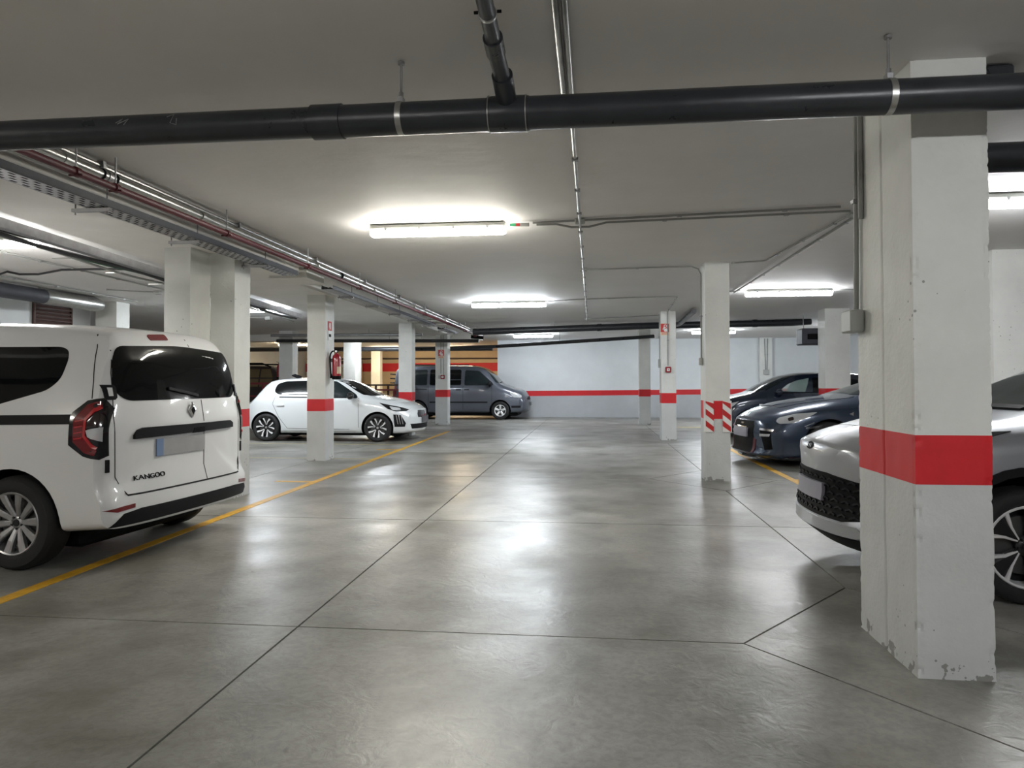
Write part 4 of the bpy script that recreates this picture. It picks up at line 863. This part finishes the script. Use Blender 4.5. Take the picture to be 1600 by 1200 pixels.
for sg in (1, -1):
    a = '+y' if sg > 0 else '-y'
    vn.patch('front_side_window', 'glass_tint', a, [(vx(d), z) for d, z in ((2.22, 1.77), (1.72, 1.74), (1.22, 1.30), (1.20, 1.22), (2.24, 1.22))], .004, rnd=.06)
    vn.patch('middle_side_window', 'glass_dark', a, [(vx(d), z) for d, z in ((3.5, 1.79), (2.36, 1.78), (2.36, 1.23), (3.5, 1.23))], .004, rnd=.06)
    vn.patch('rear_side_window', 'glass_tint', a, [(vx(d), z) for d, z in ((4.6, 1.77), (3.6, 1.79), (3.6, 1.23), (4.6, 1.25))], .004, rnd=.06)
    vn.strip('window_frame', 'paint_vangrey', a, [(vx(2.36), 1.42), (vx(2.78), 1.42)], .02, .012)
    for d in (2.29, 3.55, 1.25): vn.strip('panel_seam', 'gap', a, [(vx(d), 1.2), (vx(d), .35)], .012)
    vn.strip('side_moulding', 'black_plastic', a, [(vx(1.4), .62), (vx(3.5), .62)], .05, .01)
    vn.strip('slide_rail', 'gap', a, [(vx(3.6), 1.08), (vx(4.75), 1.08)], .025, .004)
    for d in (2.15, 2.45): vn.patch('door_handle', 'black_plastic', a, [(vx(d - .09), 1.09), (vx(d + .09), 1.09), (vx(d + .09), 1.05), (vx(d - .09), 1.05)], .02, .02)
    h1 = vn.patch('headlight', 'lens_clear', a, [(vx(d), z) for d, z in ((.62, .97), (.34, .94), (.2, .86), (.2, .78), (.5, .80))], .006, .012, .04, .06)
    vn.patch('bumper_strip', 'black_plastic', a, [(vx(d), z) for d, z in ((.55, .50), (.22, .50), (.24, .42), (.55, .42))], .006, .012, .04)
    vn.patch('tail_light', 'lens_red', a, [(vx(d), z) for d, z in ((4.86, 1.25), (4.76, 1.25), (4.74, .9), (4.84, .9))], .006, .012, .05)
    mirror_shell(vn, sg, vx(1.32), 1.28, .12, .11)
    MB().tube([(vx(2.1), sg * .70, 1.955), (vx(4.5), sg * .70, 1.965)], .018, 8).build('roof_rail', 'black_plastic', vn.t, True)
vn.patch('windscreen', 'glass_tint', '+x', [(-.64, 1.82), (.64, 1.82), (.80, 1.33), (.72, 1.30), (-.72, 1.30), (-.80, 1.33)], .004)
vn.patch('rear_window', 'glass_dark', '-x', [(-.64, 1.78), (.64, 1.78), (.70, 1.25), (-.70, 1.25)], .004)
vn.patch('grille', 'black_plastic', '+x', [(-.5, .82), (.5, .82), (.48, .70), (-.48, .70)], .005)
vn.patch('number_plate', 'plate_dark', '+x', [(-.27, .62), (.27, .62), (.27, .48), (-.27, .48)], .03, .02)
vn.strip('wiper', 'black', '+x', [(-.5, 1.31), (.1, 1.34)], .02, .02)
for k, (z, s_) in enumerate(((1.62, 1), (1.46, -1), (1.3, 1))):  # bicycle carrier on the tailgate
    MB().tube([(-VL / 2 - .02, -.35, z), (-VL / 2 - .22, -.35, z + .02), (-VL / 2 - .22, .35, z + .02), (-VL / 2 - .02, .35, z)], .02, 8).build('bike_carrier_arm', 'black_plastic', vn.t, True)
vn.wheels([.95, 3.95], .325, .215, .205, .845, (5, .06, .085, 'single', 'rim_bright', 'rim_bright', .3, .045))

# ---- dark blue compact car behind the broad column (nose to the aisle)
DL = 4.35; DX = 2.86
def ddef(x, y, z):
    f = sstep(DL / 2 - .7, DL / 2, x); x -= f * (.30 * (abs(y) / .87) ** 2.3 + .10 * max(0, z - .55)); r = sstep(-DL / 2 + .5, -DL / 2, x); x += r * (.12 * (abs(y) / .87) ** 3 + .15 * max(0, z - .9))
    return (x, y, z)
dk = [(0, .22, .45, .62, .74, .74, .70, .58), (.1, .18, .48, .72, .84, .82, .77, .62), (.5, .18, .5, .86, .96, .88, .83, .68), (.95, .18, .52, .95, 1.06, .89, .85, .66), (1.3, .18, .52, .98, 1.25, .89, .855, .62), (1.8, .18, .52, 1.0, 1.46, .89, .86, .60),
      (2.2, .18, .52, 1.02, 1.535, .89, .86, .60), (2.8, .18, .54, 1.05, 1.55, .89, .86, .60), (3.5, .2, .55, 1.07, 1.51, .89, .855, .58), (4.0, .22, .56, 1.06, 1.38, .87, .83, .56), (4.25, .28, .56, 1.0, 1.2, .84, .79, .58), (4.35, .32, .56, .95, 1.1, .80, .76, .58)]
def dx(d): return DL / 2 - d
dwin = [(dx(d), z) for d, z in ((1.55, 1.10), (1.78, 1.27), (2.0, 1.36), (2.28, 1.415), (2.22, 1.25), (2.15, 1.09))]
dc = Car('compact_car', 'very dark blue compact car behind the broad column, with light multi-spoke wheels', DL, (DX + DL / 2, 18.30, 0), math.pi, 'paint_navy', dk, [(.87, .36, .32), (3.47, .36, .32)], ddef, [dwin])
for sg in (1, -1):
    a = '+y' if sg > 0 else '-y'
    dc.patch('front_side_window', 'glass_clear', a, dwin, .001, .004)
    dc.patch('rear_side_window', 'glass_dark', a, [(dx(d), z) for d, z in ((2.36, 1.42), (3.1, 1.42), (3.45, 1.35), (3.55, 1.13), (2.32, 1.09))], .004)
    dc.strip('window_trim', 'black', a, [(dx(1.45), 1.06), (dx(3.5), 1.10)], .02, .004)
    hl = dc.patch('headlight', 'lens_clear', a, [(dx(d), z) for d, z in ((.62, .86), (.30, .78), (.2, .70), (.42, .70))], .006, .012, .04)
    for d in (1.25, 2.3): dc.strip('panel_seam', 'gap', a, [(dx(d), 1.04), (dx(d), .3)], .01)
    dc.patch('side_repeater', 'white_plain', a, [(dx(1.16), .80), (dx(1.08), .80), (dx(1.08), .77), (dx(1.16), .77)], .008, .008)
    dc.patch('door_handle', 'black_gloss', a, [(dx(2.05), .93), (dx(2.22), .935), (dx(2.22), .90), (dx(2.05), .895)], .015, .015)
    mirror_shell(dc, sg, dx(1.55), 1.08, .13, .085, 'paint_navy')
dc.patch('windscreen', 'glass_tint', '+x', [(-.56, 1.47), (.56, 1.47), (.72, 1.13), (.66, 1.10), (-.66, 1.10), (-.72, 1.13)], .004)
dc.patch('rear_window', 'glass_dark', '-x', [(-.5, 1.45), (.5, 1.45), (.6, 1.15), (-.6, 1.15)], .004)
dc.patch('grille', 'black_plastic', '+x', [(-.5, .60), (.5, .60), (.46, .36), (-.46, .36)], .005); dc.patch('number_plate', 'plate_lilac', '+x', [(-.26, .54), (.26, .54), (.26, .43), (-.26, .43)], .015)
dc.wheels([.87, 3.47], .322, .215, .225, .80, (16, .016, .020, 'single', 'rim_bright', 'rim_bright', 0, .035))

# ---- blue-grey sports coupe
GL = 4.69; GX = 2.44
def gdef(x, y, z):
    f = sstep(GL / 2 - .8, GL / 2, x); x -= f * (.24 * (abs(y) / .93) ** 3.2 + .22 * max(0, z - .55)); x += sstep(GL / 2 - .35, GL / 2, x) * .05 * sstep(.26, .2, z); r = sstep(-GL / 2 + .5, -GL / 2, x); x += r * (.14 * (abs(y) / .93) ** 3 + .1 * max(0, z - .6))
    y *= 1 + .022 * (math.exp(-((x - (GL / 2 - 1.0)) / .4) ** 2) + math.exp(-((x - (GL / 2 - 3.78)) / .45) ** 2)) * sstep(.4, .7, z) * sstep(1.0, .8, z)
    return (x, y, z)
gk = [(0, .16, .42, .62, .74, .80, .76, .60), (.1, .12, .45, .70, .81, .88, .82, .64), (.5, .12, .48, .84, .93, .93, .86, .70), (1.0, .12, .5, .92, 1.02, .945, .88, .72), (1.5, .12, .5, .96, 1.09, .94, .87, .68), (1.85, .12, .5, .98, 1.20, .94, .86, .60), (2.4, .12, .5, 1.0, 1.36, .94, .85, .54),
      (2.8, .12, .52, 1.0, 1.40, .945, .86, .53), (3.4, .13, .54, 1.0, 1.30, .955, .87, .52), (4.1, .15, .56, 1.0, 1.10, .95, .86, .56), (4.5, .22, .56, .96, 1.02, .92, .84, .62), (4.69, .3, .56, .88, .95, .86, .80, .62)]
def gx(d): return GL / 2 - d
gt = Car('sports_coupe', 'low blue-grey sports coupe with red-edged grille behind the nearest column', GL, (4.84, 12.52, 0), math.pi + R(8), 'paint_bluegrey', gk, [(.99, .405, .35), (3.77, .40, .35)], gdef, crown=.03, cat='car')
for sg in (1, -1):
    a = '+y' if sg > 0 else '-y'
    gt.patch('side_window', 'glass_dark', a, [(gx(d), z) for d, z in ((1.85, 1.03), (2.3, 1.24), (2.7, 1.28), (3.2, 1.23), (3.6, 1.06))], .004, rnd=.06)
    hl = gt.patch('headlight', 'lens_clear', a, [(gx(d), z) for d, z in ((.82, .86), (.50, .83), (.27, .765), (.22, .71), (.25, .675), (.46, .69), (.62, .76))], .006, .012, .03, .04)
    gt.patch('projector', 'lens_dark', a, [(gx(d), z) for d, z in ((.46, .785), (.38, .76), (.38, .715), (.46, .735))], .010, .008, .03, .03, hl)
    gt.patch('marker_light', 'chrome', a, [(gx(d), z) for d, z in ((.88, .66), (.62, .63), (.62, .60), (.76, .61))], .006, .010, .03)
    gt.strip('wheel_arch_crease', 'chrome', a, [(gx(.75), .70), (gx(.60), .64)], .012, .006)
    gt.patch('air_intake', 'black', '+x', [(sg * y, z) for y, z in ((.60, .58), (.78, .56), (.80, .28), (.70, .26))], .004, .02, .04)
    gt.patch('intake_blade', 'chrome', '+x', [(sg * y, z) for y, z in ((.60, .60), (.80, .585), (.80, .555), (.60, .565))], .012, .012, .04); gt.patch('intake_blade', 'chrome', '+x', [(sg * y, z) for y, z in ((.61, .51), (.78, .515), (.77, .475), (.61, .47))], .012, .012, .04)
    gt.patch('grille_edge', 'pipe_red', '+x', [(sg * y, z) for y, z in ((.46, .44), (.52, .42), (.48, .20), (.42, .20))], .010, .012, .04)
    gt.strip('panel_seam', 'gap', a, [(gx(1.55), .95), (gx(1.6), .3)], .008)
    gt.strip('splitter_edge', 'pipe_red', a, [(gx(.38), .155), (gx(.62), .15)], .014, .010)
    for q in ((1.30, .83), (1.45, .82)): gt.patch('fender_badge', 'chrome', a, [(gx(q[0]), q[1]), (gx(q[0] + .07), q[1] + .03), (gx(q[0] + .06), q[1] - .03)], .006, .008)
    mirror_shell(gt, sg, gx(1.95), 1.02, .12, .08, 'paint_bluegrey')
    MB().tube(chaikin([(gx(-.03), 0, .13), (gx(.03), sg * .45, .13), (gx(.30), sg * .84, .135), (gx(.55), sg * .95, .14)], 2), .022, 8).build('front_splitter', 'black_gloss', gt.t, True)
gt.patch('grille', 'black', '+x', [(-.40, .70), (.40, .70), (.44, .62), (.44, .50), (.46, .44), (.42, .20), (-.42, .20), (-.46, .44), (-.44, .50), (-.44, .62)], .005, .02, .05)
gt.patch('grille_bar', 'chrome', '+x', [(-.22, .602), (.22, .602), (.20, .588), (-.20, .588)], .012, .01)
gt.patch('number_plate', 'plate_lilac', '+x', [(-.28, .585), (.28, .585), (.28, .44), (-.28, .44)], .04, .03)
gt.patch('grille_badge', 'chrome', '+x', [(-.06, .665), (.06, .665), (.06, .64), (-.06, .64)], .012, .01)
gt.patch('bonnet', 'paint_bluegrey', '+z', [(gx(.42), -.45), (gx(.42), .45), (gx(1.0), .60), (gx(1.55), .66), (gx(1.55), -.66), (gx(1.0), -.60)], .006, .012, .08, .1)
gt.patch('windscreen', 'glass_tint', '+x', [(-.50, 1.37), (.50, 1.37), (.68, 1.14), (.62, 1.12), (-.62, 1.12), (-.68, 1.14)], .004)
gt.patch('rear_window', 'glass_dark', '-x', [(-.45, 1.28), (.45, 1.28), (.5, 1.12), (-.5, 1.12)], .004)
gt.wheels([.99, 3.77], .355, .26, .26, .83, (10, .024, .03, 'pair', 'disc', 'rim_dark', 0, .06))

# ---- silver crossover beside the nearest column
CL = 4.36; CX = 1.62
def cdef(x, y, z):
    f = sstep(CL / 2 - .75, CL / 2, x); x -= f * (.30 * (abs(y) / .9) ** 2.4 +   .6 * max(0, z - .87) + .10 * min(.22, max(0, .87 - z)) * sstep(.44, .56, z)); x += f * .03 * sstep(.45, .36, z) - f * .10 * sstep(.33, .2, z); r = sstep(-CL / 2 + .5, -CL / 2, x); x += r * (.14 * (abs(y) / .9) ** 3 + .2 * max(0, z - .9))
    return (x, y, z)
ck = [(0, .22, .5, .78, .90, .78, .72, .56), (.08, .19, .52, .84, .945, .86, .79, .60), (.4, .18, .55, .93, 1.02, .905, .85, .68), (.8, .18, .58, .98, 1.075, .915, .87, .70), (1.15, .18, .6, 1.02, 1.14, .915, .875, .66), (1.6, .18, .6, 1.05, 1.36, .915, .88, .60), (2.0, .18, .6, 1.08, 1.50, .915, .88, .58),
      (2.5, .18, .62, 1.1, 1.55, .915, .88, .58), (3.2, .2, .62, 1.12, 1.50, .915, .88, .55), (3.8, .22, .62, 1.12, 1.30, .91, .86, .55), (4.15, .28, .62, 1.08, 1.14, .88, .82, .62), (4.36, .34, .62, .98, 1.05, .82, .76, .62)]
def cx_(d): return CL / 2 - d
cr = Car('crossover', 'silver crossover car behind the nearest column, its nose poking out', CL, (CX + CL / 2, 5.44, 0), math.pi, 'paint_silver', ck, [(.95, .41, .36), (3.59, .41, .36)], cdef)
for sg in (1, -1):
    a = '+y' if sg > 0 else '-y'
    cr.patch('side_window', 'glass_dark', a, [(cx_(d), z) for d, z in ((1.5, 1.12), (1.9, 1.36), (2.3, 1.45), (3.1, 1.42), (3.5, 1.25), (3.4, 1.18))], .004, rnd=.06)
    # black wheel arch trims
    for d in (.95, 3.59):
        ring = [(cx_(d) + r * math.cos(R(q)), .36 + r * math.sin(R(q))) for r, qs in ((.46, range(-12, 193, 12)), (.408, range(192, -13, -12))) for q in qs]
        cr.patch('arch_trim', 'black_plastic', a, ring, .010, .025, .06)
    cr.patch('sill_trim', 'black_plastic', a, [(cx_(1.38), .36), (cx_(3.15), .36), (cx_(3.15), .22), (cx_(1.38), .22)], .008)
    hl = cr.patch('headlight', 'black_gloss', a, [(cx_(d), z) for d, z in ((.90, 1.025), (.50, 1.0), (.30, .93), (.32, .885), (.60, .95))], .005, .012, .03)
    cr.patch('lens', 'lens_clear', a, [(cx_(d), z) for d, z in ((.60, .99), (.42, .955), (.42, .93), (.58, .955))], .010, .008, .03, 0, hl)
    cr.strip('panel_seam', 'gap', a, [(cx_(.50), .86), (cx_(.68), .75)], .006); cr.strip('panel_seam', 'gap', a, [(cx_(1.42), 1.05), (cx_(1.45), .36)], .008); cr.strip('panel_seam', 'gap', a, [(cx_(2.5), 1.1), (cx_(2.5), .36)], .008)
    mirror_shell(cr, sg, cx_(1.62), 1.13, .13, .085, 'paint_silver')
gr = cr.patch('lower_grille', 'black', '+x', [(-.72, .66), (-.3, .70), (.3, .70), (.72, .66), (.70, .44), (.5, .40), (-.5, .40), (-.70, .44)], .006, .03, .05)
for j in range(6):
    for k in range(-6, 7):
        y, z = k * .10 + (j % 2) * .05, .43 + j * .045
        if -.68 < y < .68 and not (-.30 < y < .30 and .50 < z < .64): cr.strip('grille_mesh', 'black_plastic', '+x', [(y - .035, z), (y, z + .014), (y + .035, z)], .012, .016, .012, .1, gr)
cr.patch('number_plate', 'plate_lilac', '+x', [(-.27, .625), (.27, .625), (.27, .50), (-.27, .50)], .03, .03)
cr.patch('skid_plate', 'paint_silver', '+x', [(-.62, .385), (.62, .385), (.70, .34), (.62, .315), (-.62, .315), (-.70, .34)], .012, .02)
cr.patch('lower_lip', 'black_plastic', '+x', [(-.74, .305), (.74, .305), (.70, .22), (-.70, .22)], .012, .02)
cr.patch('bonnet_seam', 'gap', '+z', [(cx_(.30), -.56), (cx_(.295), -.0), (cx_(.30), .56), (cx_(.305), .56), (cx_(.30), 0), (cx_(.305), -.56)], .002, .008, .08)
em = cr.patch('emblem', 'gap', '+x', [(.075 * math.cos(R(q)), .865 + .026 * math.sin(R(q))) for q in range(0, 360, 20)], .004, .008, .05)
for k in range(3): cr.patch('emblem_bar', 'chrome', '+x', [(-.045 + k * .035, .878), (-.035 + k * .035, .878), (-.035 + k * .035, .852), (-.045 + k * .035, .852)], .006, .006, .05, 0, em)
cr.patch('windscreen', 'glass_tint', '+x', [(-.53, 1.48), (.53, 1.48), (.74, 1.17), (.66, 1.14), (-.66, 1.14), (-.74, 1.17)], .004)
cr.patch('rear_window', 'glass_dark', '-x', [(-.5, 1.44), (.5, 1.44), (.58, 1.2), (-.58, 1.2)], .004)
cr.strip('wiper', 'black', '+x', [(-.5, 1.16), (.5, 1.15)], .02, .015)
cr.wheels([.95, 3.59], .345, .225, .245, .805, (5, .04, .05, 'wedge', ['rim_dark', 'rim_bright'], 'rim_bright', .62, .05))

# ---- dark off-roader far left
OL = 4.3
ok = [(0, .35, .6, .85, .98, .80, .76, .62), (.1, .3, .6, .95, 1.08, .88, .82, .66), (.9, .3, .6, 1.08, 1.18, .91, .86, .70), (1.3, .3, .62, 1.12, 1.5, .91, .87, .68), (1.75, .3, .64, 1.14, 1.82, .91, .88, .70), (2.5, .3, .64, 1.16, 1.90, .91, .88, .72), (3.6, .3, .64, 1.18, 1.88, .91, .88, .70), (4.1, .35, .64, 1.16, 1.6, .90, .86, .64), (4.3, .4, .64, 1.1, 1.25, .86, .82, .66)]
of = Car('off_roader', 'dark brown off-roader with roof rails behind the maroon railing', OL, (-12.1, 22.9, 0), math.pi, 'paint_brown', ok, [(.85, .42, .38), (3.45, .42, .38)])
for sg in (1, -1):
    a = '+y' if sg > 0 else '-y'
    for (p, q) in ((1.75, 2.25), (2.32, 2.95), (3.02, 3.45), (3.5, 3.9)):
        for (z0, z1) in ((1.20, 1.46), (1.50, 1.78)): of.patch('side_window', 'glass_tan_reflection', a, [(OL / 2 - p, z0), (OL / 2 - q, z0), (OL / 2 - q + (.12 if q > 3.6 and z1 > 1.6 else 0), z1), (OL / 2 - p, z1)], .004)  # panes hold the beige wall's reflection in their base colour
    MB().tube([(OL / 2 - 1.9, sg * .66, 1.88), (OL / 2 - 2.1, sg * .66, 1.97), (OL / 2 - 3.5, sg * .66, 1.96), (OL / 2 - 3.8, sg * .66, 1.84)], .025, 8).build('roof_rail', 'black', of.t, True)
of.patch('rear_window', 'glass_tan_reflection', '-x', [(-.55, 1.68), (.55, 1.68), (.62, 1.25), (-.62, 1.25)], .004); of.patch('windscreen', 'glass_tint', '+x', [(-.6, 1.8), (.6, 1.8), (.7, 1.25), (-.7, 1.25)], .004)
of.wheels([.85, 3.45], .37, .235, .22, .79, (6, .05, .06, 'single', 'rim_silver', 'rim_silver', 0, .05))
